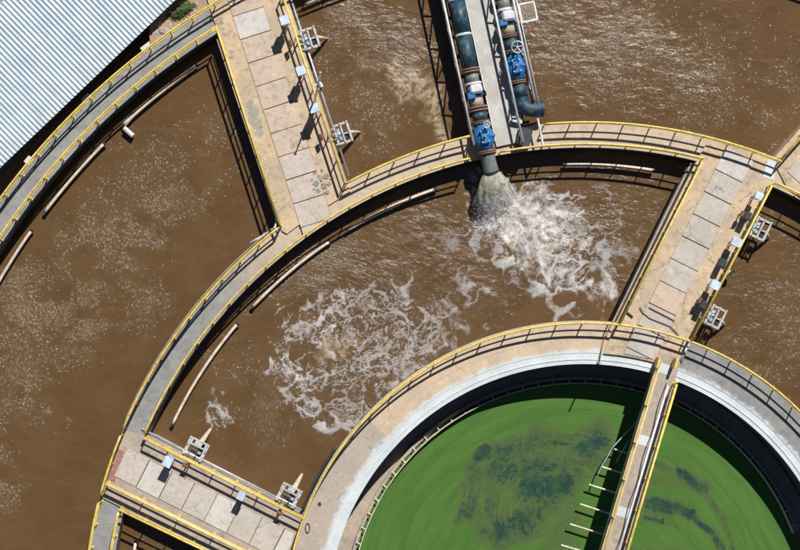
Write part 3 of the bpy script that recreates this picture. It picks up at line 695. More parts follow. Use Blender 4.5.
airpipe(m(457.5), f_(137.5, 560), f_(136, 541), 'cream pipe stub in the tank below the lower left walkway')
b = nb(); tube(b, [f_(124, 128), f_(133, 136)], .16, 8); link('elbow_foot', b, M['pvc'], air0)
b = nb(); box(b, f_(128.5, 119.5), (.3, .8, .1), rz=-.75); link('foot_plate', b, M['galv'], air0)

# ------------------------------------------------------------------ control cabinets
def cabinet(px, py, u, v, label, z0=ST, top=1.95, s=(.5, .52), body=.75, group='pale control cabinets on the walkways'):
    p = W(px, py, top); p.z = z0
    t = thing('control_cabinet', label, 'control cabinet', p.copy(), group); F = fr(p, u, v)
    bm = nb(); box(bm, (0, 0, top - z0 - body / 2 - .06), (s[0] * .85, s[1] * .8, body), F, bev=.015); link('cabinet_box', bm, M['cabinet'], t)
    bm = nb(); box(bm, (0, 0, top - z0 - .02), (s[0] * 1.1, s[1] * 1.1, .035), F, bev=.01); link('rain_hood', bm, M['cabinet'], t)
    bm = nb(); box(bm, (0, s[1] * .41, top - z0 - body / 2 - .06), (s[0] * .7, .02, body * .85), F); link('cabinet_door', bm, M['galv'], t)
    for sx in (-1, 1):
        bm = nb(); tube(bm, [(sx * s[0] * .33, 0, 0), (sx * s[0] * .33, 0, top - z0 - body)], .035, 6, F); link('leg', bm, M['galv'], t)
    bm = nb(); tube(bm, [(0, -.1, 0), (0, -.1, top - z0 - body)], .03, 6, F); tube(bm, [(.08, -.1, 0), (.08, -.1, top - z0 - body)], .02, 6, F); link('cable_drop', bm, M['dark'], t)
    return t
cabinet(284.5, 20, uD, vD, 'top cabinet of the three on the sandy walkway')
cabinet(301, 70.5, uD, vD, 'middle cabinet of the three on the sandy walkway')
cabinet(314, 108, uD, vD, 'lowest cabinet of the three on the sandy walkway, at the foot of the leaning pole')
cabinet(759.5, 196, uE, vE, 'top cabinet on the right-hand walkway, nearest the middle ring', s=(.4, .42), top=1.7)
cabinet(737, 242, uE, vE, 'middle cabinet on the right-hand walkway', top=1.7)
cabinet(715.5, 285, uE, vE, 'lowest cabinet on the right-hand walkway, nearest the inner ring', top=1.7)
cabinet(167.5, 462, uG, vG, 'left cabinet on the lower left walkway, near the red plate', s=(.5, .6), top=1.5, body=.9)
cabinet(241, 496, uG, vG, 'right cabinet on the lower left walkway, between the mixer mounts', s=(.42, .5), top=1.5, body=.9)

# ------------------------------------------------------------------ mixer mounts over the water
def mount(px, py, u, out, label, style, mast=True, w=1.35, d=1.0, z=.25):
    """px,py centre of frame; u along the deck edge, out over the water"""
    p = W(px, py, z); p.z = 0; F = fr(p, out, u)
    t = thing('mixer_mount', label, 'mixer mount', p.copy(), 'white steel mixer mounts beside the walkways'); h = z
    def part(nm, fn, mt='unit'):
        b = nb(); fn(b); return link(nm, b, M[mt], t)
    if style == 'plate':
        def plate(b):
            x0, x1 = .08, .52
            box(b, (x0 + .04, 0, h), (.09, w, .05), F); box(b, (x1 - .04, 0, h), (.10, w, .05), F)
            for yy, ww in ((-w / 2 + .13, .26), (0, .46), (w / 2 - .13, .26)): box(b, ((x0 + x1) / 2, yy, h + .003), (x1 - x0 - .15, ww, .044), F)
        part('hood_plate', plate)
        for s_ in (-1, 1): part('side_arm', lambda b: box(b, (-.25, s_ * (w / 2 - .12), h - .04), (.62, .2, .08), F))
        part('rear_bar', lambda b: (tube(b, [(-.52, -w / 2, h), (-.52, w / 2, h)], .07, 8, F), tube(b, [(-.66, -w / 2, h - .05), (-.66, w / 2, h - .05)], .03, 6, F)))
        for s_ in (-1, 1): part('pivot_bracket', lambda b: box(b, (-.58, s_ * w * .42, h), (.24, .14, .14), F, bev=.02))
        part('drive_motor', lambda b: (tube(b, [(-.25, -.34, h - .28), (-.25, .2, h - .28)], .16, 10, F), tube(b, [(-.25, .2, h - .28), (-.25, .36, h - .28)], .1, 10, F)), 'dark')
    else:
        for i, xx in enumerate((-.45, -.02, .42)):
            part('cross_bar', lambda b: box(b, (xx, 0, h + (.02 if i == 2 else 0)), (.13 if i != 1 else .1, w, .09), F, bev=.012))
        for s_ in (-1, 1): part('side_arm', lambda b: box(b, (-.02, s_ * (w / 2 - .09), h - .06), (.98, .12, .07), F))
        part('centre_strut', lambda b: box(b, (.2, .05, h - .05), (.4, .08, .06), F))
        part('drive_motor', lambda b: (tube(b, [(-.24, -.36, h - .25), (-.24, .3, h - .25)], .14, 10, F), box(b, (-.24, -.1, h - .1), (.2, .22, .12), F)), 'cabinet')
        part('gearbox', lambda b: box(b, (.2, .22, h - .3), (.26, .34, .28), F, bev=.03), 'dark')
        for k in range(4): part('guide_roller', lambda b: tube(b, [(-.6, -w / 2 + .2 + k * .33, h - .05), (-.6, -w / 2 + .3 + k * .33, h - .05)], .06, 8, F), 'galv')
    for s_ in (-1, 1): part('wall_brace', lambda b: tube(b, [(.3, s_ * w * .42, h - .06), (-.55, s_ * w * .42, -.75)], .035, 6, F))
    part('hose', lambda b: tube(b, [(-.15, .12, h + .02), (-.4, .2, h + .22), (-.7, .1, h + .1), (-.85, -.1, h + .3), (-1.0, -.12, .1)], .03, 6, F), 'dark')
    part('hose', lambda b: tube(b, [(-.1, -.2, h), (-.35, -.3, h + .18), (-.75, -.25, h + .05), (-.95, -.3, .1)], .022, 6, F), 'rust')
    for sx, sy in ((.45, -.5), (.45, .5), (.0, -.5), (.0, .5), (-.4, -.5), (-.4, .5)): part('clamp', lambda b: box(b, (sx * .95, sy * w * .86, h + .06), (.09, .09, .07), F, bev=.015), 'galv')
    part('nameplate_box', lambda b: box(b, (-.2, w * .22, h + .02), (.16, .2, .12), F, bev=.02), 'galv')
    if mast: part('tapered_mast', lambda b: tube(b, [(.38, .1, h - .1), (.8, .12, -.45), (1.15, .14, -1.15), (1.3, .14, -1.75)] if style == 'plate' else [(.38, .05, h - .1), (.7, .08, -.45), (1.0, .1, -1.1), (1.15, .12, -1.7)], [.19, .15, .10, .07] if style == 'plate' else [.13, .11, .07, .04], 10, F), 'mastm').data.polygons.foreach_set('use_smooth', [True] * 32)
    return t
oD = Vector((vD.x, vD.y, 0)); oG = -vG; oE = vE
mount(310, 38, uD, oD, 'upper mixer mount on the right of the sandy walkway', 'bars')
mount(343, 133, uD, oD, 'lower mixer mount on the right of the sandy walkway', 'bars')
mount(761, 229, uE, oE, 'upper mixer mount on the right of the right-hand walkway', 'bars')
mount(716, 317, uE, oE, 'lower mixer mount on the right of the right-hand walkway, near the inner ring', 'bars')
mount(196.5, 448, uG, oG, 'left mixer mount on the upper side of the lower left walkway', 'plate')
mount(289.5, 494, uG, oG, 'right mixer mount on the upper side of the lower left walkway, beside the inner ring', 'plate')
def winch(px, py, u, label):
    p = W(px, py, .6); p.z = ST; t = thing('hand_winch', label, 'winch', p.copy(), 'rusty hand winches at the rails'); v = perp(u); F = fr(p, u, v)
    b = nb(); tube(b, [(0, 0, 0), (0, 0, .8)], .04, 6, F); link('stand', b, M['dark'], t)
    b = nb(); tube(b, [(-.17, 0, .8), (.17, 0, .8)], .13, 10, F); link('drum', b, M['rust'], t)
    b = nb(); tube(b, [(.17, 0, .8), (.26, 0, .8), (.26, .2, .88)], .022, 5, F); link('crank', b, M['orange'] if False else M['rust'], t)
for px, py, u, l in ((186, 465, uG, 'rusty winch left on the lower left walkway'), (280, 512, uG, 'rusty winch right on the lower left walkway, close to the inner ring'),
                     (291, 44, uD, 'rusty winch on the sandy walkway between its top two cabinets'), (322, 137, uD, 'rusty winch on the sandy walkway below the leaning pole'),
                     (741, 214, uE, 'rusty winch on the right-hand walkway, between its top two cabinets'), (699, 300, uE, 'rusty winch on the right-hand walkway near the inner ring')): winch(px, py, u, l)
# dark boxes added to stand for the cabinet shadows on E
for px, py, l in ((747, 216, 'dark box added as the shadow of the top cabinet on the right-hand walkway'), (722, 263, 'dark box added as the shadow of the middle cabinet on the right-hand walkway'), (703, 305, 'dark box added as the shadow of the lowest cabinet on the right-hand walkway')):
    p = W(px, py, .8); p.z = ST; t = thing('shadow_box', l, 'shadow box', p.copy(), 'dark boxes added as cabinet shadows on the right-hand walkway'); F = fr(p, uE, vE)
    b = nb(); box(b, (0, 0, .75), (.5, .38, .45), F, bev=.03); link('box_body', b, M['dark'], t)
    for s_ in (-1, 1): b = nb(); tube(b, [(s_ * .18, 0, 0), (s_ * .18, 0, .55)], .03, 6, F); link('leg', b, M['dark'], t)
# leaning davit pole
pb = W(313.5, 107, .2); pt = R(325.7, 86, 5.3)
t = thing('davit_pole', 'slender white pole leaning out over the water from the lowest cabinet of the sandy walkway', 'pole', pb.copy())
b = nb(); tube(b, [pb, pb.lerp(pt, .5), pt], [.075, .06, .04], 8); link('mast', b, M['white'], t, True)
b = nb(); tube(b, [pb - Vector((0, 0, .2)), pb + Vector((0, 0, .5))], .11, 8); link('socket', b, M['galv'], t)
b = nb(); tube(b, [pt - Vector((.07, 0, 0)), pt + Vector((.07, 0, 0))], .06, 8); link('pulley', b, M['galv'], t)
p = W(320.5, 86, 0)
t = thing('hoist_bracket', 'small white hoist bracket outside the rail beside the leaning pole', 'bracket', p.copy()); F = fr(p, uD, vD)
b = nb(); box(b, (0, 0, .1), (.5, .2, .08), F); box(b, (-.15, -.2, .1), (.08, .4, .08), F); box(b, (.15, -.2, .1), (.08, .4, .08), F); link('arm', b, M['white'], t)
b = nb(); tube(b, [(-.14, .05, .2), (.14, .05, .2)], .12, 8, F); link('sheave', b, M['galv'], t)
# overflow pipe stub beside E
p = W(731, 273, -.6); t = thing('drain_pipe', 'white open pipe end spilling water beside the right-hand walkway', 'pipe', p.copy())
b = nb(); F = fr(p, Vector((1, 0, 0)), Vector((0, 1, 0)))
tube(b, [(-.5, .1, 0), (-.15, .05, .0), (0, 0, .05), (.02, 0, .25)], .17, 10, F, caps=False); link('pipe_bend', b, M['white'], t, True)
b = nb(); tube(b, [(.02, 0, .12), (.02, 0, .2)], .13, 10, F); link('bore', b, M['dark'], t)

# ------------------------------------------------------------------ clarifier bridge
ZB = .136
bl0, bl1 = W(655.6, 363, ZB), W(600.4, 549.5, ZB); uB = (bl1 - bl0).normalized(); vB = perp(uB, False)
if vB.x < 0: vB = -vB
LB = m(330); wB = m(23.5)
t = thing('clarifier_bridge', 'narrow walkway bridge reaching over the green clarifier pool', 'bridge', bl0.copy()); FB = fr(bl0 - Vector((0, 0, ZB)), uB, vB)
b = nb(); box(b, (LB / 2 - .75, wB / 2, ZB - .06), (LB, wB, .12), FB); link('deck', b, M['tan2'], t)
for k in range(7): b = nb(); box(b, (.2 + k * 4.65, wB / 2 - .05, ZB + .006), (.62, wB * .5, .012), FB); link('pale_patch', b, M['rim'], t)
for yy in (.06, wB - .06): b = nb(); box(b, (LB / 2 - .4, yy, ZB - .28), (LB, .1, .42), FB); link('side_beam', b, M['galv'], t)
b = nb(); box(b, (LB / 2 - .3, .06, ZB + .05), (LB, .09, .1), FB); link('kick_plate', b, M['paleyellow'], t)
b = nb(); tube(b, [FB @ Vector((1.1, wB - .36, ZB + .1)), FB @ Vector((LB - 1, wB - .36, ZB + .1))], .07, 8); link('cable_pipe', b, M['white'], t, True)
b = nb(); tube(b, [FB @ Vector((x, wB - .52 + .05 * math.sin(x * 1.9), ZB + .05)) for x in np.arange(1, LB - 1, .35)], .03, 6); link('cable', b, M['dark'], t, True)
rail([FB @ Vector((.3, .08, 0)), FB @ Vector((LB - 1, .08, 0))], 'thin handrail on the left side of the clarifier bridge', z=ZB, rt=.045, step=2.3, mat='paleyellow')
rail([FB @ Vector((.9, wB - .06, 0)), FB @ Vector((LB - 1, wB - .06, 0))], 'strong yellow handrail on the right side of the clarifier bridge', z=ZB, rt=.075, step=2.0)
for px, py, l in ((657.5, 362, 'yellow guard panel left of the clarifier bridge entrance'), (675, 363, 'yellow guard panel right of the clarifier bridge entrance')):
    p = W(px, py, .6); p.z = 0; b = nb(); F = fr(p, uB, vB)
    box(b, (0, 0, .62), (.62, .16, .9), F, bev=.02); tube(b, [(-.26, 0, 0), (-.26, 0, .4)], .05, 6, F); tube(b, [(.26, 0, 0), (.26, 0, .4)], .05, 6, F)
    tag(link('guard_panel', b, M['yellow'], loc=p), l, 'guard panel', 'yellow guard panels at the clarifier bridge')
p = W(668, 392, -.2); t = thing('side_ladder', 'yellow rung ladder hanging on the right of the clarifier bridge', 'ladder', p.copy())
F = fr(p, uB, vB)
for k, x in enumerate((-.75, -.3, .2, .75)):
    b = nb(); tube(b, [(x, -.28, .25), (x, .34, .25)], .05, 6, F); tube(b, [(x, .34, .25), (x, .34, .05)], .05, 6, F); link('rung', b, M['yellow'], t)
b = nb(); tube(b, [(-1.3, -.24, .25), (1.2, -.24, .25)], .06, 6, F); link('stile', b, M['yellow'], t)
# skimmer arms under the bridge
p = W(600, 467, CZ + .5); t = thing('scum_skimmer', 'pale skimmer arms reaching out from under the clarifier bridge', 'skimmer', p.copy())
for (x0, y0, x1, y1) in ((589, 484.5, 616, 493), (580, 504, 609, 513.5), (570, 524, 602, 534), (601, 466.5, 622, 473), (561, 545, 595, 555), (614, 449, 630, 454)):
    b = nb(); tube(b, [W(x0, y0, CZ + .7), W(x1, y1, CZ + .7)], .055, 8); link('arm', b, M['pvc'], t)
b = nb(); tube(b, [W(637, 421, CZ + .9), W(613, 447, CZ + .9), W(601, 467, CZ + .8), W(594, 485, CZ + .7)], .04, 8); link('trailing_pipe', b, M['galv'], t, True)
b = nb(); tube(b, [W(629, 440, CZ + .5), W(616, 462, CZ + .5)], .04, 8); link('short_pipe', b, M['galv'], t, True)
# ------------------------------------------------------------------ rod and cable on E
b = nb(); tube(b, [W(649, 307.5, ST + .1), W(675, 321, ST + .1)], .035, 6); tag(link('steel_rod', b, M['rust'], loc=W(649, 307.5, ST)), 'straight rusty rod lying on the right-hand walkway slabs', 'rod')
b = nb(); tube(b, [W(x, y, ST + .09) for x, y in ((640, 307), (643, 313), (649, 318), (656, 321), (664, 324), (671, 327), (676, 332), (680, 338))], .03, 6); tag(link('loose_cable', b, M['cable'], smooth=True, loc=W(640, 307, ST)), 'curved brown cable lying beside the rusty rod', 'cable')
b = nb(); tube(b, [W(627, 312, ST + .1), W(633, 317, ST + .1)], .05, 6); tag(link('steel_offcut', b, M['dark'], loc=W(627, 312, ST)), 'short dark offcut of bar left of the brown cable', 'offcut')
b = nb(); prism(b, blob_poly(R(320, 503), .12, 8), .001, .06); tag(link('dark_cap', b, M['dark'], loc=R(320, 503, 0)), 'small dark drain cap on the inner ring deck, lower left', 'drain cap')
b = nb(); tube(b, [R(308, 527, .05) + Vector((.13 * math.cos(a_), .3 * math.sin(a_), 0)) for a_ in np.linspace(0, 2 * PI, 20)[:-1]], .03, 6, closed=True); tag(link('cable_coil', b, M['dark'], loc=R(308, 526, 0)), 'small dark coil of cable on the inner ring deck beside the rail corner', 'cable coil')

# ------------------------------------------------------------------ pipe bridge
uP = (W(472.3, 137, 1.25) - W(443, 0, 1.25)).normalized(); vP = perp(uP, False)
if vP.x < 0: vP = -vP
def along(px, py, z): return W(px, py, z)
TT = 1.25; TBm = .05
t = thing('pipe_bridge', 'lattice steel pipe bridge coming in from the top of the photo', 'bridge', along(470, 100, 0))
def truss(x0, y1, dbl=False):
    top0 = along(x0, 0, TT) - uP * m(70); L = (along(x0 + .209 * y1, y1, TT) - top0).length
    bm = nb(); tube(bm, [top0, top0 + uP * L], .075, 8); link('top_chord', bm, M['white'], t, True)
    dz = Vector((0, 0, TBm - TT)); bm = nb(); tube(bm, [top0 + dz, top0 + uP * L + dz], .07, 8); link('bottom_chord', bm, M['dark'], t, True)
    n = int(L / 2.15); bm = nb()
    for k in range(n + 1):
        a_ = top0 + uP * (L - k * 2.15); 
        if k % 3 == 0: tube(bm, [a_, a_ + dz], .045, 6)
        if k < n:
            mid = a_ - uP * 1.07; tube(bm, [a_, mid + dz], .055, 6); tube(bm, [mid + dz, a_ - uP * 2.15], .055, 6)
    link('lattice', bm, M['galv'], t)
truss(443, 145); truss(492.6, 142); truss(513.2, 100)
bm = nb(); tube(bm, [along(537.8, 119, 1.0), along(543, 145, 1.0)], .07, 8); tube(bm, [along(543, 145, 1.0), along(543, 145, 0)], .06, 8); tube(bm, [along(537.8, 119, 1.0), along(537.8, 119, 0)], .06, 8); link('end_rail', bm, M['white'], t)
bm = nb(); a_ = along(516.5, 0, 1.0) - uP * m(70); tube(bm, [a_, a_ + uP * m(70 + 105)], .05, 8); link('outer_handrail', bm, M['white'], t, True)
c0, c1 = along(465, 0, .15), along(493, 0, .15); Ld = m(70 + 150); s0 = c0 - uP * m(70)
bm = nb(); box(bm, (Ld / 2, m(13.5), .15), (Ld, m(27), .08), fr(Vector((s0.x, s0.y, 0)), uP, vP)); link('walk_deck', bm, M['graydeck'], t)
for k in range(11):
    a_ = along(443, 0, .0) - uP * m(60) + uP * (k * 1.25); bm = nb()
    box(bm, (0, m(36), .03), (.12, m(72), .1), fr(Vector((a_.x, a_.y, 0)), uP, vP)); link('floor_beam', bm, M['dark'], t)
# bright edge plate between pipe 1 and deck
bm = nb(); a_ = along(465.4, 0, .5) - uP * m(70); box(bm, (Ld / 2 - .2, 0, .5), (Ld - .4, .06, .1), fr(Vector((a_.x, a_.y, 0)), uP, vP)); link('edge_rail', bm, M['white'], t)

ZP = .72; RP = .47
def pipeset(P, label, end, parts):
    t = thing('discharge_pipe', label, 'pipe', P(0), 'large teal discharge pipes')
    def seg(nm, y0, y1, r, mat, n=20):
        b = nb(); tube(b, [P(y0), P(y1)], r, n); return link(nm, b, M[mat], t, True)
    for kind, y0, y1 in parts:
        u = (P(y1) - P(y0)).normalized(); c = P((y0 + y1) / 2); v = Vector((-u.y, u.x, 0)); v = v if v.x > 0 else -v; F = fr(c, u, v)
        if kind == 'pipe': seg('pipe', y0, y1, RP, 'teal')
        elif kind == 'grey': seg('spool_piece', y0, y1, RP * .9, 'greypipe')
        elif kind == 'sand': seg('coupling', y0, y1, RP * .88, 'tanpipe')
        elif kind == 'band': seg('collar', y0, y1, RP + .05, 'white')
        elif kind == 'flange':
            yw = (y1 - y0) * .33
            o = seg('flange', y0, y0 + yw, RP + .11, 'flange'); seg('flange', y1 - yw, y1, RP + .11, 'flange'); seg('gasket', y0 + yw, y1 - yw, RP + .02, 'dark')
            b = nb()
            for k in range(18):
                a2 = 2 * PI * k / 18; q = Vector((0, (RP + .05) * math.cos(a2), (RP + .05) * math.sin(a2)))
                tube(b, [q - Vector(((y1 - y0) / 32 + .08, 0, 0)), q + Vector(((y1 - y0) / 32 + .08, 0, 0))], .028, 5, F)
            d = link('bolts', b, M['dark'], o)
        elif kind == 'actuator':
            seg('meter_body', y0, y1, RP * .98, 'blue')
            b = nb(); box(b, (-.08, .06, RP + .1), ((y1 - y0) / 16 * .72, .78, .4), F, bev=.12); link('meter_head', b, M['white'], t)
            b = nb(); box(b, (.28, -.3, RP - .02), (.42, .5, .34), F, bev=.06); link('terminal_box', b, M['blue'], t)
            b = nb(); tube(b, [(0, .5, RP), (.2, .62, .2), (.3, .66, -.2)], .05, 6, F); link('cable_gland', b, M['dark'], t)
        elif kind == 'valve':
            L2 = (y1 - y0) / 16
            o = seg('valve_body', y0 + 1.5, y1 - 1.5, RP * 1.02, 'blue')
            b = nb(); bmesh.ops.create_uvsphere(b, u_segments=16, v_segments=10, radius=1, matrix=F @ Matrix.Translation((0, 0, .1)) @ Matrix.Diagonal((L2 * .46, RP * 1.42, RP * 1.05, 1))); link('bonnet', b, M['blue'], t, True)
            b = nb(); box(b, (0, 0, RP + .1), (L2 * .55, .46, .26), F, bev=.06); link('gland_flange', b, M['blue'], t)
            for sx in (-1, 1):
                for sy in (-1, 1): b = nb(); tube(b, [(sx * L2 * .2, sy * .2, RP + .2), (sx * L2 * .2, sy * .2, RP + .36)], .05, 6, F); link('stud', b, M['galv'], t)
            b = nb(); tube(b, [(0, .28, RP + .05), (0, .62, RP - .1)], .12, 8, F); link('bypass', b, M['blue'], t)
            b = nb(); tube(b, [(0, 0, RP + .2), (0, 0, RP + .62)], .06, 8, F); link('stem', b, M['tanpipe'], t)
    return t
def handwheel(c, r, label, mat='white'):
    t = thing('valve_handwheel', label, 'handwheel', c.copy(), 'handwheels of the pipe valves')
    b = nb(); tube(b, [c + Vector((r * math.cos(a2), r * math.sin(a2), 0)) for a2 in np.linspace(0, 2 * PI, 25)[:-1]], .035, 6, closed=True); link('rim', b, M[mat], t, True)
    for k in range(5): a2 = 2 * PI * k / 5 + .3; b = nb(); tube(b, [c, c + Vector((r * math.cos(a2), r * math.sin(a2), 0))], .025, 5); link('spoke', b, M[mat], t)
    b = nb(); tube(b, [c - Vector((0, 0, .35)), c + Vector((0, 0, .08))], .06, 8); link('hub', b, M[mat], t); return t
P1 = lambda y: W(456.5 + .2 * y, y, ZP)
pipe1 = pipeset(P1, 'left teal pipe with a blue valve, gushing water from its open end', 172,
        [('pipe', -70, -1), ('band', -1, 1.6), ('pipe', 1.6, 34), ('band', 34, 36.6), ('pipe', 36.6, 69), ('flange', 69, 73), ('grey', 73, 83), ('band', 83, 85.5), ('actuator', 85.5, 98), ('sand', 98, 107), ('flange', 107, 111.5), ('pipe', 111.5, 121.5), ('flange', 121.5, 124), ('valve', 124, 151), ('flange', 151, 154)])
b = nb(); p0, p1 = P1(154), W(491, 172, ZP - .35)
tube(b, [p0, p0.lerp(p1, .5), p1], [RP * .93, RP * .97, RP * 1.08], 24, caps=False); link('outlet_nozzle', b, M['greypipe'], pipe1, True)
b = nb(); tube(b, [p1 - (p1 - p0).normalized() * .12, p1 + (p1 - p0).normalized() * .03], RP * 1.15, 24, caps=False); link('nozzle_lip', b, M['dark'], pipe1, True)
P2 = lambda y: W(503.5 + .178 * y, y, ZP)
pipe2 = pipeset(P2, 'right teal pipe with a blue valve, ending in a sideways elbow', 100,
        [('pipe', -70, -6), ('flange', -6, -2), ('grey', -2, 9), ('band', 9, 12), ('actuator', 12, 26), ('sand', 26, 35), ('flange', 35, 38), ('pipe', 38, 51), ('flange', 51, 54), ('valve', 54, 81), ('flange', 81, 84), ('pipe', 84, 98)])
b = nb(); q = [P2(97.9), W(522.3, 104.5, ZP), W(527.5, 109, ZP), W(535, 109.6, ZP), W(543.5, 109, ZP)]
tube(b, q, RP, 28, caps=False); link('elbow', b, M['teal'], pipe2)
b = nb(); tube(b, [q[-1] - Vector((.12, 0, 0)), q[-1] + Vector((.02, 0, 0))], RP + .04, 24, caps=False); link('elbow_lip', b, M['teal'], pipe2, True)
handwheel(W(517.5, 47, 1.9), .36, 'pale spoked handwheel over the right teal pipe', 'galv')
handwheel(W(487, 124.5, 1.75), .2, 'small pale handwheel over the left blue valve', 'galv')
# support box under the elbow
p = W(524, 138, .3); p.z = 0; b = nb(); box(b, (p.x, p.y, .3), (.85, 1.2, .6), bev=.03, rz=-.2); tag(link('pipe_support', b, M['dark'], loc=p), 'dark block on the middle ring under the elbow end', 'support block')
p = W(517, 120, .5); b = nb(); box(b, p, (.7, .35, .12), bev=.02, rz=-.2); tag(link('shelf_plate', b, M['white'], loc=p), 'small white plate beside the elbow of the right pipe', 'plate')
# grate platform
p = W(528, 12, .3); t = thing('grate_platform', 'square white framed grating beside the right pipe near the top edge', 'grating', p.copy()); F = fr(p, uP, vP)
for s_ in (-1, 1):
    b = nb(); box(b, (s_ * .56, 0, 0), (.12, 1.05, .1), F); link('frame_bar', b, M['white'], t)
    b = nb(); box(b, (0, s_ * .48, .002), (1.0, .11, .1), F); link('frame_bar', b, M['white'], t)
b = nb()
for k in range(9): box(b, (-.44 + k * .11, 0, -.01), (.035, .86, .04), F)
for k in range(4): box(b, (0, -.3 + k * .2, -.012), (.96, .03, .03), F)
link('grating', b, M['tanpipe'], t)
b = nb(); box(b, (.95, -.18, -.05), (.55, .12, .1), F); box(b, (.95, .1, -.05), (.55, .12, .1), F); link('hanger_arms', b, M['rust'], t)

# ------------------------------------------------------------------ falling water
c0 = p1; b = nb(); dirn = Vector((p1 - p0)); dirn.z = 0; dirn.normalize(); side = Vector((-dirn.y, dirn.x, 0))
rings = []; NS = 18; NR = 48; edges = []
for i in range(NS + 1):
    s_ = i / NS; c = c0 + dirn * (2.5 * s_ - .25 * s_ * s_) + side * (-.12 * s_) + Vector((0, 0, -(1.6) * s_ ** 1.7)); 
    rw = RP * .92 + 1.25 * s_ ** .72 * (1 - .5 * s_ ** 5); rh = RP * .9 + .2 * s_
    row = []
    for k in range(NR):
        a2 = 2 * PI * k / NR; j = 1 + .16 * s_ * math.sin(a2 * 5 + s_ * 4) + random.uniform(-.015, .015) * s_
        row.append(b.verts.new(c + side * math.cos(a2) * rw * j + Vector((0, 0, 1)) * math.sin(a2) * rh * j + dirn * (.35 * s_ * math.sin(a2 * 3 + 1) * .5 + random.uniform(-.02, .02) * s_ + .5 * s_ * (1 - abs(math.cos(a2)) ** 2) )))
    rings.append(row)
for i in range(NS):
    for k in range(NR): b.faces.new((rings[i][k], rings[i][(k + 1) % NR], rings[i + 1][(k + 1) % NR], rings[i + 1][k]))
ev = [[(i / NS) ** 4 * .6 + .4 * abs(math.cos(2 * PI * k / NR)) ** 6 * (i / NS)] for i in range(NS + 1) for k in range(NR)]
spo = link('falling_water', b, M['spray'], None, True, loc=c0); spo['kind'] = 'stuff'
at = spo.data.attributes.new('edge', 'FLOAT', 'POINT'); at.data.foreach_set('value', [e[0] for e in ev])
at = spo.data.attributes.new('along', 'FLOAT', 'POINT'); at.data.foreach_set('value', [i / NS for i in range(NS + 1) for k in range(NR)])
at = spo.data.attributes.new('jet', 'FLOAT_VECTOR', 'POINT'); at.data.foreach_set('vector', [c_ for i in range(NS + 1) for k in range(NR) for c_ in (1.3 * math.cos(2 * PI * k / NR), 1.3 * math.sin(2 * PI * k / NR), .8 * i / NS)])
b = nb()
for k in range(1400):
    s_ = random.random() ** .6; a2 = random.uniform(0, 2 * PI); rw = (RP * .8 + 1.35 * s_) * random.uniform(.5, 1.25)
    c = c0 + dirn * (2.9 * s_ + random.uniform(-.2, .5)) + side * math.cos(a2) * rw + Vector((0, 0, -1.75 * s_ ** 1.7 + abs(math.sin(a2)) * .45 * random.random()))
    c += Vector((1.1, -.3, 0)) * max(0, s_ - .6) * random.uniform(0, 4)
    if c.z < WZ: c.z = WZ + .02
    r_ = random.uniform(.008, .024); bmesh.ops.create_icosphere(b, subdivisions=1, radius=r_, matrix=Matrix.Translation(c) @ Matrix.Rotation(random.uniform(0, 3), 4, 'Z') @ Matrix.Diagonal((1, 1.6, 1, 1)))
link('spray_droplets', b, M['froth'], None, loc=c0)['kind'] = 'stuff'

# ------------------------------------------------------------------ shed with corrugated roof
ZR = .8
e0, e1 = W(175.5, 0, ZR), W(0, 168, ZR); uR = (e1 - e0).normalized(); vR = Vector((uR.y, -uR.x, 0))
if vR.x > 0: vR = -vR
t = thing('shed', 'long low shed with a pale blue corrugated metal roof', 'shed', Vector((e0.x, e0.y, -3.6)))
S0 = e0 - uR * 12; LR = 40; WR = m(113); pitch_ = .272; b = nb()
prof = [(0, 0), (.13, 0), (.165, .085), (.235, .085)]
xs = []; k = 0
while k * pitch_ < LR:
    for dx, dz in prof: xs.append((k * pitch_ + dx, dz))
    k += 1
A_ = []; B_ = []
for x, dz in xs:
    A_.append(b.verts.new(S0 + uR * x + Vector((0, 0, dz)))); q = S0 + uR * x + vR * WR; B_.append(b.verts.new((q.x, q.y, ZR + .75 + dz)))
for i in range(len(xs) - 1): b.faces.new((A_[i], A_[i + 1], B_[i + 1], B_[i]))
rf = link('roof', b, M['roof'], t)
sm = rf.modifiers.new('thickness', 'SOLIDIFY'); sm.thickness = .02; sm.offset = -1
b = nb()
for yy in (.9, 2.7, 4.5, 6.3):
    for i in range(0, int(LR / pitch_), 2):
        q = S0 + uR * (i * pitch_ + .22) + vR * yy; box(b, (q.x, q.y, ZR + .75 * yy / WR + .055), (.05, .05, .03))
link('roof_screws', b, M['dark'], rf)
FR = fr(Vector((S0.x, S0.y, 0)), uR, vR)
b = nb(); box(b, (LR / 2, .9, -1.45), (LR - 1, .2, 4.3), FR); link('wall', b, M['wallpaint'], t)
b = nb(); box(b, (LR / 2, WR - .5, -1.3), (LR - 1, .2, 4.6), FR); link('wall', b, M['wallpaint'], t)
b = nb(); box(b, (.6, WR / 2, -1.45), (.2, WR - 1.7, 4.3), FR); link('wall', b, M['wallpaint'], t)
b = nb(); box(b, (LR - .6, WR / 2, -1.45), (.2, WR - 1.7, 4.3), FR); link('wall', b, M['wallpaint'], t)
p = W(21, 159, -1); b = nb(); tube(b, [p - Vector((.35, -.3, 0)), p + Vector((.35, -.3, 0))], .06, 6); tag(link('rusty_pipe', b, M['rust'], loc=p), 'short rusty pipe between the shed roof and the outermost ring', 'pipe')

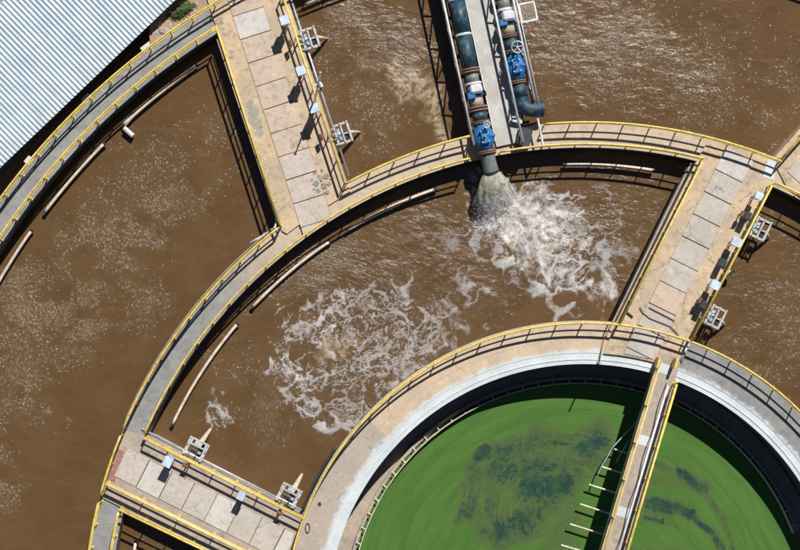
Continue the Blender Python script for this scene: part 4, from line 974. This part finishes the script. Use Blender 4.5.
# ------------------------------------------------------------------ plant and stones on the terrace
p = W(182, 11, 0); p.z = -.12; t = thing('shrub', 'low green shrub on bare soil beside the shed roof', 'shrub', p.copy())
b = nb()
for k in range(14):
    a2 = random.uniform(0, 2 * PI); tube(b, [p, p + Vector((.35 * math.cos(a2), .25 * math.sin(a2), .25)), p + Vector((.8 * math.cos(a2), .5 * math.sin(a2), .45))], [.03, .02, .01], 5)
link('stems', b, M['rust'], t); b = nb()
for k in range(1500):
    d = random.gauss(0, .4), random.gauss(0, .30)
    c = p + Vector((d[0] * 1.1 + d[1] * .4, d[1] * .9 + d[0] * .35, max(.03, .5 - .4 * abs(d[0]) - .5 * abs(d[1])) * random.uniform(.3, 1.2)))
    mt = Matrix.Translation(c) @ Matrix.Rotation(random.uniform(0, 6.3), 4, 'Z') @ Matrix.Rotation(random.uniform(-.9, .9), 4, 'X'); s_ = random.uniform(.03, .075)
    q = [b.verts.new(mt @ Vector(v)) for v in ((-s_, 0, 0), (0, -s_ * .5, .01), (s_ * 1.4, 0, 0), (0, s_ * .5, .01))]; b.faces.new(q)
link('leaves', b, M['leaf'], t)
stones = [(158, 22, .36), (164, 31, .42), (155, 33, .28), (170, 26, .24), (190, 20, .2), (194, 12, .22), (176, 24, .16), (159, 39, .3), (168, 35, .22), (163, 17, .25), (196, 5, .25), (186, 24, .14)]
wh = ['between shed roof and ring at its darkest corner', 'largest, in the middle of the pile', 'at the pit edge', 'right of the pile', 'right of the shrub', 'beside the upper right of the shrub', 'below the shrub, small', 'lowest of the pile by the rail', 'low on the right of the pile', 'top of the pile near the roof', 'farthest right near the rail', 'smallest, below the shrub near the rail']
for (px, py, r), w_ in zip(stones, wh):
    c = W(px, py, 0); b = nb(); bmesh.ops.create_icosphere(b, subdivisions=2, radius=r, matrix=Matrix.Translation((c.x, c.y, -.1)) @ Matrix.Rotation(random.uniform(0, 3), 4, 'Z') @ Matrix.Diagonal((1, random.uniform(.6, .9), .45, 1)))
    for v in b.verts: v.co += Vector((random.uniform(-1, 1), random.uniform(-1, 1), random.uniform(-1, 1))) * r * .07
    tag(link('stone', b, M['stone'], loc=(c.x, c.y, -.1)), 'pale stone ' + w_, 'stone', 'stones on the bare soil')
